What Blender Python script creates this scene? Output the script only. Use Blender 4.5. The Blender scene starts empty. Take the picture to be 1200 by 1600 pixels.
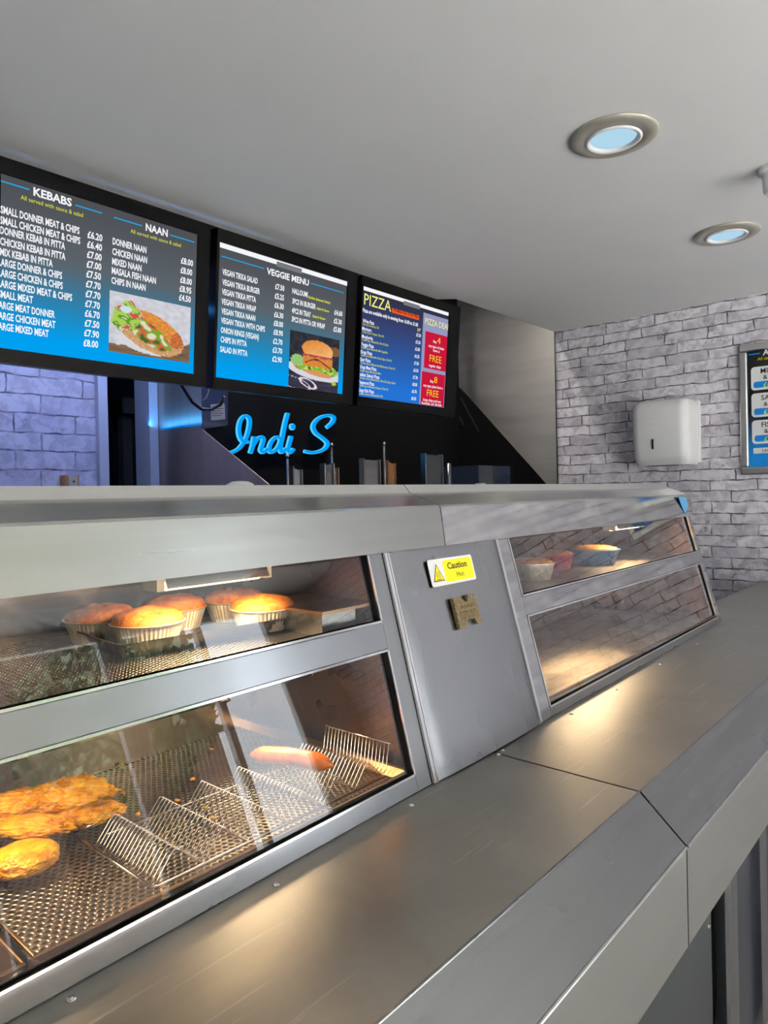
import bpy, math, random
import numpy as np
from mathutils import Vector, Matrix, Euler, noise as mnoise

C = bpy.context.scene.collection
SC = bpy.context.scene
rnd = random.Random(7)

# ------------------------------------------------------------------ camera
F_PX, CX, CY = 1083.75, 600.0, 778.97
YAW, PITCH, ROLL = math.radians(41.189), math.radians(-0.2663), math.radians(-1.2573)
EYE = Vector((0, 0, 1.42))
fw = Vector((math.cos(YAW)*math.cos(PITCH), math.sin(YAW)*math.cos(PITCH), math.sin(PITCH)))
r0 = Vector((math.sin(YAW), -math.cos(YAW), 0))
u0 = r0.cross(fw)
rt = r0*math.cos(ROLL) + u0*math.sin(ROLL)
up = -r0*math.sin(ROLL) + u0*math.cos(ROLL)
cd = bpy.data.cameras.new('camera')
cam = bpy.data.objects.new('camera', cd)
C.objects.link(cam)
cd.sensor_fit = 'HORIZONTAL'
cd.sensor_width = 36.0
cd.lens = 36.0*F_PX/1200.0
cd.shift_x = 0.0
cd.shift_y = -(800.0-CY)/1200.0
cd.clip_start = 0.02
m = Matrix((rt, up, -fw)).transposed().to_4x4()
m.translation = EYE
cam.matrix_world = m
SC.camera = cam

# ------------------------------------------------------------------ exposure, world, lights
SC.view_settings.view_transform = 'Standard'
SC.view_settings.look = 'None'
SC.view_settings.gamma = 1.0
EXPO = 0.72
SC.view_settings.exposure = EXPO
SC.view_settings.use_curve_mapping = False
SC.cycles.max_bounces = 10
SC.cycles.transparent_max_bounces = 16
SC.cycles.caustics_reflective = False
SC.cycles.caustics_refractive = False
SC.cycles.sample_clamp_indirect = 6.0
SC.cycles.use_denoising = True

SKY = 5.5
world = bpy.data.worlds.new('world'); SC.world = world
world.use_nodes = True
wn = world.node_tree.nodes; wl = world.node_tree.links
wn.clear()
wo = wn.new('ShaderNodeOutputWorld'); wb = wn.new('ShaderNodeBackground')
tc = wn.new('ShaderNodeTexCoord'); sx = wn.new('ShaderNodeSeparateXYZ'); cr = wn.new('ShaderNodeValToRGB')
wl.new(tc.outputs['Generated'], sx.inputs[0]); wl.new(sx.outputs['Z'], cr.inputs[0])
cr.color_ramp.elements[0].position = 0.0; cr.color_ramp.elements[0].color = (.55, .58, .62, 1)
cr.color_ramp.elements[1].position = 0.6; cr.color_ramp.elements[1].color = (.80, .90, 1.0, 1)
wl.new(cr.outputs[0], wb.inputs[0]); wb.inputs[1].default_value = SKY
wl.new(wb.outputs[0], wo.inputs[0])

def area_light(name, loc, rot, sx_, sy_, energy, color, portal=False):
    l = bpy.data.lights.new(name, 'AREA'); l.shape = 'RECTANGLE'; l.size = sx_; l.size_y = sy_
    l.energy = energy; l.color = color
    o = bpy.data.objects.new(name, l); C.objects.link(o); o.location = loc; o.rotation_euler = rot
    if portal: l.cycles.is_portal = True
    return o
# daylight enters by the two shop-front windows behind the customer side
area_light('window_portal', (0.6, -2.58, 1.25), (math.radians(90), 0, 0), 3.4, 2.3, 1, (1, 1, 1), True)
area_light('window_portal', (3.0, -2.58, 1.25), (math.radians(90), 0, 0), 1.3, 2.3, 1, (1, 1, 1), True)

sun = bpy.data.lights.new('sun', 'SUN'); sun.energy = 50; sun.angle = math.radians(3); sun.color = (1.0, .96, .90)
sun_o = bpy.data.objects.new('sun', sun); C.objects.link(sun_o); sun_o.location = (0, 0, 8)
sun_o.rotation_euler = Vector((.55, -.35, -1.0)).to_track_quat('-Z', 'Y').to_euler()   # high sun over the roof, lighting the street

# ------------------------------------------------------------------ helpers
def ray(x, y): return fw + rt*((x-CX)/F_PX) - up*((y-CY)/F_PX)
def on(x, y, n, d):
    n = Vector(n); v = ray(x, y); t = (d - n.dot(EYE))/n.dot(v); return EYE + v*t
def onX(x, y, v): return on(x, y, (1, 0, 0), v)
def onY(x, y, v): return on(x, y, (0, 1, 0), v)
def onZ(x, y, v): return on(x, y, (0, 0, 1), v)

def lin(c):
    c = c/255.0
    return c/12.92 if c <= .04045 else ((c+.055)/1.055)**2.4
def rgb(r, g, b): return (lin(r), lin(g), lin(b))

class MB:
    def __init__(s): s.v = []; s.f = []; s.c = []
    def add(s, vs, fs):
        o = len(s.v); s.v += [tuple(p) for p in vs]; s.f += [tuple(i+o for i in f) for f in fs]; return s
    def hexa(s, p):      # 8 points: bottom 4 ccw, top 4 ccw
        return s.add(p, [(0,3,2,1),(4,5,6,7),(0,1,5,4),(1,2,6,5),(2,3,7,6),(3,0,4,7)])
    def box(s, x0, x1, y0, y1, z0, z1):
        return s.hexa([(x0,y0,z0),(x1,y0,z0),(x1,y1,z0),(x0,y1,z0),(x0,y0,z1),(x1,y0,z1),(x1,y1,z1),(x0,y1,z1)])
    def slab(s, pts, t):   # polygon pts extruded by vector t
        n = len(pts); t = Vector(t); pts = [Vector(p) for p in pts]
        vs = pts + [p+t for p in pts]
        fs = [tuple(range(n))[::-1], tuple(range(n, 2*n))] + [(i, (i+1) % n, n+(i+1) % n, n+i) for i in range(n)]
        return s.add(vs, fs)
    def tube(s, pts, r, n=6, cap=True, closed=False):
        pts = [Vector(p) for p in pts]; k = len(pts); o = len(s.v); ref = None
        for i, p in enumerate(pts):
            a = pts[i-1] if (i > 0 or closed) else p; b = pts[(i+1) % k] if (i < k-1 or closed) else p
            d = (b-a).normalized()
            if ref is None:
                ref = Vector((0,0,1)) if abs(d.z) < .9 else Vector((1,0,0))
            e1 = (ref - d*ref.dot(d)).normalized(); ref = e1; e2 = d.cross(e1)
            rr = r[i] if isinstance(r, (list, tuple)) else r
            for j in range(n):
                w = 2*math.pi*j/n; s.v.append(tuple(p + e1*(rr*math.cos(w)) + e2*(rr*math.sin(w))))
        for i in range(k if closed else k-1):
            for j in range(n):
                i2 = (i+1) % k
                s.f.append((o+i*n+j, o+i*n+(j+1) % n, o+i2*n+(j+1) % n, o+i2*n+j))
        if cap and not closed:
            s.f.append(tuple(o+j for j in range(n))[::-1]); s.f.append(tuple(o+(k-1)*n+j for j in range(n)))
        return s
    def lathe(s, prof, c=(0,0,0), n=32, axis=None, flute=None):
        o = len(s.v); c = Vector(c); k = len(prof)
        M = axis if axis else Matrix.Identity(3)
        for i, (r, z) in enumerate(prof):
            for j in range(n):
                w = 2*math.pi*j/n; rr = r*(1+(flute(i, j) if flute else 0))
                s.v.append(tuple(c + M @ Vector((rr*math.cos(w), rr*math.sin(w), z))))
        for i in range(k-1):
            for j in range(n):
                s.f.append((o+i*n+j, o+i*n+(j+1) % n, o+(i+1)*n+(j+1) % n, o+(i+1)*n+j))
        if prof[0][0] > 1e-6: s.f.append(tuple(o+j for j in range(n))[::-1])
        if prof[-1][0] > 1e-6: s.f.append(tuple(o+(k-1)*n+j for j in range(n)))
        return s

def mesh_obj(name, mb, mat, parent=None, smooth=False, bevel=0, label=None):
    me = bpy.data.meshes.new(name)
    me.from_pydata(mb.v, [], mb.f); me.update()
    if mat: me.materials.append(mat)
    if smooth:
        me.polygons.foreach_set('use_smooth', [True]*len(me.polygons))
    if mb.c:
        a = me.color_attributes.new('Col', 'FLOAT_COLOR', 'POINT')
        a.data.foreach_set('color', np.array(mb.c, dtype=np.float32).reshape(-1))
    o = bpy.data.objects.new(name, me); C.objects.link(o)
    if parent is not None:
        o.parent = parent; o.matrix_parent_inverse = Matrix.Translation(-parent.location)
    if bevel:
        b = o.modifiers.new('bevel', 'BEVEL'); b.width = bevel; b.segments = 2; b.limit_method = 'ANGLE'; b.angle_limit = math.radians(40)
    if smooth == 'auto':
        try:
            me.polygons.foreach_set('use_smooth', [True]*len(me.polygons)); me.set_sharp_from_angle(angle=math.radians(35))
        except Exception: pass
    if label: o['label'] = label
    return o
def tag(o, label, cat, group=None, kind=None):
    o['label'] = label; o['category'] = cat
    if group: o['group'] = group
    if kind: o['kind'] = kind
    return o
def thing(name, loc, label, cat, group=None):
    o = bpy.data.objects.new(name, None); C.objects.link(o); o.location = loc; o.empty_display_size = .05
    return tag(o, label, cat, group)
def struct(name, mb, mat, parent=None, **k):
    o = mesh_obj(name, mb, mat, parent, **k)
    if parent is None: o['kind'] = 'structure'
    return o

# ------------------------------------------------------------------ materials
class NT:
    def __init__(s, name):
        s.m = bpy.data.materials.new(name); s.m.use_nodes = True; s.n = s.m.node_tree.nodes; s.l = s.m.node_tree.links; s.n.clear()
        s.out = s.n.new('ShaderNodeOutputMaterial')
    def node(s, t, **k):
        x = s.n.new(t)
        for a, b in k.items():
            if a.startswith('i_'):
                x.inputs[a[2:].replace('_', ' ')].default_value = b
            else: setattr(x, a, b)
        return x
    def link(s, a, b): s.l.new(a, b)
    def coords(s, scale=(1,1,1), loc=(0,0,0), rot=(0,0,0)):
        t = s.node('ShaderNodeTexCoord'); mp = s.node('ShaderNodeMapping')
        mp.inputs['Scale'].default_value = scale; mp.inputs['Location'].default_value = loc; mp.inputs['Rotation'].default_value = rot
        s.link(t.outputs['Object'], mp.inputs[0]); return mp.outputs[0]
    def noise(s, vec, scale=5, detail=4, rough=.55, dist=0):
        x = s.node('ShaderNodeTexNoise'); x.inputs['Scale'].default_value = scale; x.inputs['Detail'].default_value = detail
        x.inputs['Roughness'].default_value = rough; x.inputs['Distortion'].default_value = dist
        s.link(vec, x.inputs['Vector']); return x.outputs['Fac']
    def ramp(s, fac, stops):
        x = s.node('ShaderNodeValToRGB'); e = x.color_ramp.elements
        while len(e) < len(stops): e.new(.5)
        for el, (p, c) in zip(e, stops):
            el.position = p; el.color = (c, c, c, 1) if isinstance(c, (int, float)) else (*c, 1)
        s.link(fac, x.inputs[0]); return x.outputs[0]
    def mix(s, fac, a, b, mode='MIX'):
        x = s.node('ShaderNodeMix', data_type='RGBA', blend_type=mode)
        for i, v in ((0, fac), (6, a), (7, b)):
            if hasattr(v, 'is_linked'): s.link(v, x.inputs[i])
            elif isinstance(v, (int, float)): x.inputs[i].default_value = v if i == 0 else (v, v, v, 1)
            else: x.inputs[i].default_value = (*v, 1)
        return x.outputs[2]
    def math(s, op, a, b=None):
        x = s.node('ShaderNodeMath', operation=op)
        for i, v in ((0, a), (1, b)):
            if v is None: continue
            if hasattr(v, 'is_linked'): s.link(v, x.inputs[i])
            else: x.inputs[i].default_value = v
        return x.outputs[0]
    def bsdf(s, **k):
        b = s.node('ShaderNodeBsdfPrincipled')
        for a, v in k.items():
            inp = b.inputs[a.replace('_', ' ')]
            if hasattr(v, 'is_linked'): s.link(v, inp)
            else: inp.default_value = (*v, 1) if isinstance(v, tuple) and len(v) == 3 and inp.type == 'RGBA' else v
        return b
    def bump(s, b, h, strength=.3, dist=.002):
        x = s.node('ShaderNodeBump'); x.inputs['Strength'].default_value = strength; x.inputs['Distance'].default_value = dist
        s.link(h, x.inputs['Height']); s.link(x.outputs[0], b.inputs['Normal'])
    def done(s, sh): s.link(sh, s.out.inputs[0]); return s.m

def plain(name, col, rough=.5, metal=0.0, spec=.5, var=.06, scale=20):
    t = NT(name); n = t.noise(t.coords(), scale, 3)
    c = t.ramp(n, [(.3, tuple(max(0, x*(1-var)) for x in col)), (.7, tuple(min(1, x*(1+var)) for x in col))])
    b = t.bsdf(Base_Color=c, Roughness=rough, Metallic=metal, Specular_IOR_Level=spec)
    return t.done(b.outputs[0])

def steel(name, col=(.56, .555, .54), r0=.20, r1=.36, grain=(4, 220, 220), scr=.12, smudge=4.0, dark=.82, streak=None):
    # brushed sheet: fine grain, broad soft streaks along the grain, faint cloudy wear
    t = NT(name)
    if streak is None: streak = tuple(max(.6, min(38.0, k*.16)) for k in grain)
    g = t.noise(t.coords(grain), 1.0, 3, .7)
    st = t.noise(t.coords(streak), 1.0, 1.5, .45)
    sm = t.noise(t.coords(), smudge, 2, .4, .3)
    k = t.math('ADD', t.math('MULTIPLY', st, .6), t.math('MULTIPLY', sm, .4))
    c = t.ramp(k, [(.32, tuple(x*dark for x in col)), (.68, col)])
    r = t.math('ADD', t.math('MULTIPLY', t.ramp(k, [(.3, 1.0), (.7, 0.0)]), r1-r0), r0)
    b = t.bsdf(Base_Color=c, Roughness=r, Metallic=1.0)
    t.bump(b, g, scr, .0004)
    return t.done(b.outputs[0])

def scratched_steel(name):
    # worn worktop: brushing along the counter plus long random scratches
    t = NT(name)
    g = t.noise(t.coords((5, 160, 160)), 1.0, 3, .7)
    sm = t.noise(t.coords(), 5.0, 6, .65, .8)
    s1 = t.noise(t.coords((3, 90, 1), rot=(0, 0, .9)), 1.0, 2, .5, .3)
    s2 = t.noise(t.coords((2.5, 70, 1), loc=(3, 1, 0), rot=(0, 0, -.5)), 1.0, 2, .5, .5)
    m1 = t.ramp(s1, [(.66, 0.0), (.72, 1.0)]); m2 = t.ramp(s2, [(.68, 0.0), (.73, 1.0)])
    sc = t.math('MAXIMUM', m1, m2)
    c0 = t.ramp(sm, [(.3, (.36, .35, .32)), (.7, (.45, .435, .40))])
    c = t.mix(t.math('MULTIPLY', sc, .35), c0, (.75, .74, .72))
    r = t.math('ADD', t.math('MULTIPLY', sm, .18), .34)
    r = t.math('ADD', r, t.math('MULTIPLY', sc, .12))
    b = t.bsdf(Base_Color=c, Roughness=r, Metallic=1.0, Anisotropic=.3)
    t.bump(b, g, .10, .0006)
    return t.done(b.outputs[0])

def glass(name, tint=(1, 1, 1), ior=1.55):
    t = NT(name)
    fr = t.node('ShaderNodeFresnel'); fr.inputs[0].default_value = ior
    ge = t.node('ShaderNodeNewGeometry')
    fac = t.math('MINIMUM', t.math('MULTIPLY', fr.outputs[0], 1.85), 1.0)
    fac = t.math('MULTIPLY', fac, t.math('SUBTRACT', 1.0, ge.outputs['Backfacing']))
    tr = t.node('ShaderNodeBsdfTransparent'); tr.inputs[0].default_value = (*tint, 1)
    gl = t.node('ShaderNodeBsdfGlossy'); gl.inputs['Roughness'].default_value = .0
    mx = t.node('ShaderNodeMixShader')
    t.link(fac, mx.inputs[0]); t.link(tr.outputs[0], mx.inputs[1]); t.link(gl.outputs[0], mx.inputs[2])
    return t.done(mx.outputs[0])

def emit(name, col, strength=1.0):
    t = NT(name); e = t.node('ShaderNodeEmission'); e.inputs[0].default_value = (*col, 1); e.inputs[1].default_value = strength/2**EXPO
    return t.done(e.outputs[0])
def emit_attr(name, strength=1.0):
    t = NT(name); e = t.node('ShaderNodeEmission'); a = t.node('ShaderNodeAttribute'); a.attribute_name = 'Col'
    t.link(a.outputs['Color'], e.inputs[0]); e.inputs[1].default_value = strength/2**EXPO
    return t.done(e.outputs[0])
def paint_attr(name, rough=.4):
    t = NT(name); a = t.node('ShaderNodeAttribute'); a.attribute_name = 'Col'
    b = t.bsdf(Roughness=rough); t.link(a.outputs['Color'], b.inputs['Base Color'])
    return t.done(b.outputs[0])

def brick(name, axis, row, width, light, mid, mortar):
    # printed white-brick wallpaper: courses, worn patches and dark joints
    t = NT(name)
    tcn = t.node('ShaderNodeTexCoord'); sp = t.node('ShaderNodeSeparateXYZ'); t.link(tcn.outputs['Object'], sp.inputs[0])
    cb = t.node('ShaderNodeCombineXYZ'); t.link(sp.outputs[axis], cb.inputs[0]); t.link(sp.outputs['Z'], cb.inputs[1])
    base = cb.outputs[0]
    wob = t.node('ShaderNodeTexNoise'); wob.inputs['Scale'].default_value = 9; wob.inputs['Detail'].default_value = 3
    t.link(base, wob.inputs['Vector'])
    sub = t.node('ShaderNodeVectorMath', operation='SUBTRACT'); t.link(wob.outputs['Color'], sub.inputs[0]); sub.inputs[1].default_value = (.5, .5, .5)
    scl = t.node('ShaderNodeVectorMath', operation='SCALE'); t.link(sub.outputs[0], scl.inputs[0]); scl.inputs['Scale'].default_value = .03
    add = t.node('ShaderNodeVectorMath', operation='ADD'); t.link(base, add.inputs[0]); t.link(scl.outputs[0], add.inputs[1])
    bt = t.node('ShaderNodeTexBrick'); t.link(add.outputs[0], bt.inputs['Vector'])
    bt.inputs['Scale'].default_value = 1.0; bt.inputs['Brick Width'].default_value = width; bt.inputs['Row Height'].default_value = row
    bt.inputs['Mortar Size'].default_value = .0042; bt.inputs['Mortar Smooth'].default_value = .35; bt.inputs['Bias'].default_value = -.2
    bt.inputs['Color1'].default_value = (*light, 1); bt.inputs['Color2'].default_value = (*mid, 1); bt.inputs['Mortar'].default_value = (*mortar, 1)
    bt.offset = .43; bt.squash = 1.25; bt.squash_frequency = 3
    n1 = t.noise(base, 17, 6, .66, .35)
    n2 = t.noise(base, 5.5, 5, .65, .9)
    fade = t.math('MULTIPLY', bt.outputs['Fac'], t.ramp(t.noise(base, 11, 3, .6), [(.34, .3), (.58, 1.0)]))
    body = t.mix(bt.outputs['Fac'], bt.outputs['Color'], light)
    sm = t.ramp(n1, [(.42, 1.0), (.56, 0.0)])
    body = t.mix(t.math('MULTIPLY', sm, .5), body, tuple(x*.56 for x in mid))
    dk = t.ramp(n2, [(.58, 0.0), (.70, 1.0)])
    dk = t.math('MULTIPLY', dk, t.ramp(n1, [(.45, 1.0), (.58, .15)]))
    body = t.mix(t.math('MULTIPLY', dk, .8), body, tuple(x*2.2 for x in mortar))
    col = t.mix(fade, body, mortar)
    b = t.bsdf(Base_Color=col, Roughness=.55)
    return t.done(b.outputs[0])

def perforated(name, pitch=.0105, rad=.33, col=(.52, .45, .36), ax=('X', 'Y')):
    # steel sheet with staggered round holes (the sheet is cut through where the holes are)
    t = NT(name)
    tcn = t.node('ShaderNodeTexCoord'); sp = t.node('ShaderNodeSeparateXYZ'); t.link(tcn.outputs['Object'], sp.inputs[0])
    px, py = pitch, pitch*math.sqrt(3)
    def lattice(ox, oy):
        def part(c, p, o):
            a = t.math('ADD', t.math('DIVIDE', c, p), o)
            a = t.math('SUBTRACT', t.math('FRACT', a), .5)
            return t.math('MULTIPLY', a, p)
        dx = part(sp.outputs[ax[0]], px, ox); dy = part(sp.outputs[ax[1]], py, oy)
        return t.math('SQRT', t.math('ADD', t.math('MULTIPLY', dx, dx), t.math('MULTIPLY', dy, dy)))
    d = t.math('MINIMUM', lattice(100, 100), lattice(100.5, 100.5))
    d = t.math('DIVIDE', d, pitch)
    hole = t.ramp(d, [(rad-.03, 1.0), (rad+.01, 0.0)])
    rim = t.ramp(d, [(rad, 0.0), (rad+.14, 1.0)])
    n = t.noise(t.coords(), 14, 4, .6)
    c = t.ramp(n, [(.3, tuple(x*.62 for x in col)), (.7, col)])
    b = t.bsdf(Base_Color=c, Roughness=.32, Metallic=1.0)
    t.bump(b, rim, .6, .0015)
    tr = t.node('ShaderNodeBsdfTransparent'); mx = t.node('ShaderNodeMixShader')
    t.link(hole, mx.inputs[0]); t.link(b.outputs[0], mx.inputs[1]); t.link(tr.outputs[0], mx.inputs[2])
    return t.done(mx.outputs[0])

def crust(name, a, b_, c_, scale=30, bump=.5, rough=.5):
    t = NT(name)
    n = t.noise(t.coords(), scale, 6, .65, .5); n2 = t.noise(t.coords(), scale*4, 4, .6)
    c = t.ramp(n, [(.3, a), (.5, b_), (.72, c_)])
    b = t.bsdf(Base_Color=c, Roughness=rough, Subsurface_Weight=.05, Subsurface_Radius=(.006, .004, .002))
    t.bump(b, t.math('ADD', n, t.math('MULTIPLY', n2, .5)), bump, .003)
    return t.done(b.outputs[0])

M = {}
M['ceiling'] = plain('ceiling_paint', rgb(236, 235, 235), .62, var=.015, scale=3)
M['floor'] = plain('floor_tiles', rgb(176, 172, 166), .4)
M['plaster'] = plain('painted_plaster', rgb(205, 203, 200), .6, var=.03)
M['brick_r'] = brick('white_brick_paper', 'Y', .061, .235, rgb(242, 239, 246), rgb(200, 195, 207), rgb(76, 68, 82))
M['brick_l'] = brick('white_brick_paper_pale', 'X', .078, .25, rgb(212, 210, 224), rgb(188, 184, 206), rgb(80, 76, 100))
M['steel'] = steel('brushed_steel', (.33, .335, .325), .25, .29, (4, 220, 220), 0, 2.0, .95)
M['steel_r'] = steel('polished_frame_steel', (.40, .40, .41), .05, .10, (220, 220, 5), 0, 4, .95)
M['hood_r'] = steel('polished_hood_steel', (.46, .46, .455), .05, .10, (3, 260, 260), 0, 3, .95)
M['apron'] = steel('apron_steel', (.46, .46, .44), .3, .38, (4, 220, 220), 0, 2, .95)
M['bevel'] = steel('bevel_steel', (.20, .205, .205), .24, .30, (4, 300, 300), 0, 2.2, .88, (.8, 30, 30))
M['steel_v'] = steel('brushed_steel_vertical', (.30, .31, .325), grain=(220, 220, 5), r0=.23, r1=.31, scr=0, smudge=1.6, dark=.90, streak=(9, 9, .5))
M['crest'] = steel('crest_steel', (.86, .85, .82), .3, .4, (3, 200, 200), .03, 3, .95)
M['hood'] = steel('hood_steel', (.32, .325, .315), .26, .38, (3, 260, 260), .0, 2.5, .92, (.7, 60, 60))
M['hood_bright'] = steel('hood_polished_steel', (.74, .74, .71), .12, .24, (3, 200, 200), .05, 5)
M['worktop'] = scratched_steel('worktop_steel')
M['clad'] = steel('cladding_steel', (.78, .75, .71), .42, .6, (6, 6, 90), .06, 3)
M['cheek'] = steel('warm_cheek_steel', (.50, .42, .36), .4, .55, (6, 90, 6), .04, 3)
M['dark_steel'] = steel('dark_steel', (.22, .21, .2), .3, .5)
M['inner'] = steel('cabinet_lining_steel', (.34, .20, .10), .22, .4, (5, 90, 90), .1, 5, .6)
M['trim_bright'] = steel('bright_trim', (.8, .8, .8), .1, .2, (4, 4, 4), .02)
M['rear'] = steel('rear_lining_steel', (.15, .125, .10), .15, .28, (5, 90, 90), 0, 3, .8)
M['perf'] = perforated('perforated_steel')
M['perf_shelf'] = perforated('perforated_shelf', .0085, .30, (.22, .20, .17), ('Y', 'X'))
M['perf_fine'] = perforated('perforated_fine', .009, .3, (.62, .53, .40))
M['wire'] = plain('chrome_wire', (.75, .72, .68), .18, 1.0)
M['foil'] = plain('foil', (.80, .74, .62), .38, .55, var=.2, scale=60)
M['pan'] = steel('baking_tray_steel', (.16, .15, .13), .25, .45, (30, 30, 30), .15, 8)
M['glass'] = glass('clear_glass')
M['black'] = plain('black_gloss', (.004, .004, .005), .35)
M['black_matt'] = plain('black_matt', (.003, .003, .0035), .8, spec=.1)
M['bezel'] = plain('screen_bezel', (.002, .002, .0025), .35, spec=.12)
M['white_plastic'] = plain('white_plastic', rgb(240, 240, 240), .22, var=.01)
M['white'] = plain('white_print', rgb(245, 245, 245), .35, var=.01)
M['yellow'] = plain('yellow_print', rgb(255, 236, 0), .35, var=.01)
M['ink'] = plain('black_print', (.005, .005, .005), .4)
M['grey_plastic'] = plain('grey_plastic', rgb(120, 118, 112), .4)
M['beige'] = plain('beige_plastic', rgb(186, 178, 158), .4)
M['brass'] = crust('aged_bronze', rgb(70, 58, 38), rgb(122, 106, 74), rgb(160, 142, 104), 260, .8, .45)
M['alu'] = steel('poster_frame_aluminium', (.78, .78, .76), .25, .35, (3, 3, 3), .02)
M['door_dark'] = plain('corridor_paint', rgb(58, 62, 70), .6)
M['door_leaf'] = plain('dark_door', rgb(46, 42, 42), .5)
M['trim_white'] = plain('white_gloss_trim', rgb(190, 194, 205), .35, var=.02)
M['blue_panel'] = plain('dark_blue_panel', rgb(38, 46, 62), .25)
M['grey_panel'] = plain('grey_panel', rgb(58, 64, 70), .3)
M['blue_film'] = plain('blue_film', rgb(60, 140, 190), .3)
M['blue'] = plain('blue_print', rgb(0, 120, 205), .3)
M['batter'] = crust('golden_batter', rgb(176, 98, 8), rgb(232, 162, 32), rgb(250, 200, 80), 45, .7, .42)
M['batter_y'] = crust('yellow_batter', rgb(196, 112, 4), rgb(232, 160, 10), rgb(248, 196, 44), 45, .6, .38)
M['pastry'] = crust('pie_pastry', rgb(142, 66, 16), rgb(206, 116, 34), rgb(226, 152, 66), 55, 1.0, .55)
M['sausage'] = crust('sausage_skin', rgb(180, 76, 4), rgb(220, 110, 10), rgb(228, 134, 26), 60, .25, .32)
M['tub_red'] = plain('red_tub', rgb(190, 40, 60), .3)
M['tub_blue'] = plain('blue_tub', rgb(30, 110, 150), .3)
M['wood'] = plain('pale_wood', rgb(170, 120, 70), .5, var=.25, scale=60)
M['lamp_body'] = plain('lamp_ceramic', rgb(225, 190, 140), .5)
M['lamp_tube'] = emit('heat_lamp_tube', (1.0, .72, .38), 9)
M['emit'] = emit_attr('screen_picture', 1.0)
M['e_white'] = emit('screen_white', rgb(245, 246, 250))
M['e_blue'] = emit('screen_blue', rgb(40, 160, 220))
M['e_yel'] = emit('screen_yellow', rgb(225, 225, 60))
M['e_orange'] = emit('screen_orange', rgb(235, 95, 40))
M['e_red'] = emit('screen_red', rgb(200, 25, 60))
M['e_pale'] = emit('screen_pale_yellow', rgb(250, 245, 130))
M['e_gold'] = emit('screen_gold', rgb(255, 205, 30))
M['e_darkred'] = emit('screen_dark_red', rgb(130, 20, 20))
M['e_grey'] = emit('screen_grey', rgb(120, 122, 126))
M['sign'] = emit('sign_blue_letters', rgb(0, 160, 250))
M['sign_edge'] = emit('sign_letter_edges', rgb(90, 205, 250))
M['diffuser'] = emit('downlight_diffuser', rgb(176, 214, 236), 1.0)
M['ring_metal'] = plain('downlight_ring', rgb(176, 172, 160), .35, .3, var=.02)
M['rear_tube'] = emit('rear_fill_tube', (1, .95, .88), 3)
M['fold_glow'] = emit('blue_glow', rgb(0, 130, 235), .8)
M['led'] = emit('blue_led', (.05, .35, 1.0), 12)
M['paint'] = paint_attr('printed_artwork')
M['leaf'] = plain('tree_foliage', rgb(44, 60, 36), .7, var=.5, scale=6)
M['asphalt'] = plain('street', rgb(214, 212, 206), .8)
M['house_brick'] = plain('house_brickwork', rgb(66, 52, 46), .8, var=.2)

# ------------------------------------------------------------------ room
XW, LIP, CEIL = 4.115, 2.105, 2.45
struct('floor', MB().box(-1.6, XW+.1, -2.6, 4.6, -.06, 0), M['floor'])
ceil = MB().slab([(-1.6, -2.6, CEIL), (XW+.1, -2.6, CEIL), (XW+.1, LIP, CEIL), (3.03, LIP+.012, CEIL), (2.93, 2.225, CEIL), (-1.6, 2.235, CEIL)], (0, 0, .07))
struct('ceiling', ceil, M['ceiling'])
struct('ceiling_rear', MB().box(-1.6, XW+.1, 1.9, 4.6, 2.95, 3.0), M['plaster'])
struct('wall_bulkhead', MB().box(-1.6, XW+.1, 1.9, 1.95, CEIL+.07, 2.96), M['plaster'])
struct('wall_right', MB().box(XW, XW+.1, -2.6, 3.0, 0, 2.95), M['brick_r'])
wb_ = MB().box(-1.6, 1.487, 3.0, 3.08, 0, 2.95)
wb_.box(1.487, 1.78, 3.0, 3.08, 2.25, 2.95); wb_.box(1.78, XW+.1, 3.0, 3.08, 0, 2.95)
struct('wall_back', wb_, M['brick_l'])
struct('wall_left', MB().box(-1.6, -1.5, -2.6, 3.08, 0, 2.95), M['plaster'])
# shop front with two windows (behind the customer side)
wf = MB()
for x0, x1, z0, z1 in ((-1.6, -1.1, 0, CEIL), (2.3, 2.35, .1, 2.4), (3.65, XW+.1, 0, CEIL), (-1.1, 3.65, 0, .1), (-1.1, 3.65, 2.4, CEIL)):
    wf.box(x0, x1, -2.6, -2.5, z0, z1)
struct('wall_front', wf, M['plaster'])
for k, (x0, x1) in enumerate(((-1.1, 2.3), (2.35, 3.65))):
    fr = MB(); n = 4 if k == 0 else 2
    for i in range(n+1):
        xx = x0+.03+(x1-x0-.06)*i/n; fr.box(xx-.025, xx+.025, -2.58, -2.53, .1, 2.4)
    fr.box(x0, x1, -2.58, -2.53, .1, .16); fr.box(x0, x1, -2.58, -2.53, 2.34, 2.4)
    w = struct('window_%d' % (k+1), fr, M['white_plastic'])
    mesh_obj('glass_pane', MB().box(x0, x1, -2.558, -2.552, .1, 2.4), M['glass'], w)
# steel cladding of the right wall beside the range
o = mesh_obj('wall_cladding', MB().box(XW-.012, XW-.001, 2.1, 2.985, .0, 2.93), M['clad'])
tag(o, 'plain beige-grey stainless sheet covering the wall right of the black extractor hood', 'wall panel')
struct('trim_1', MB().box(XW-.02, XW-.001, 2.092, 2.1, 0, CEIL), M['trim_bright'])
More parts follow.
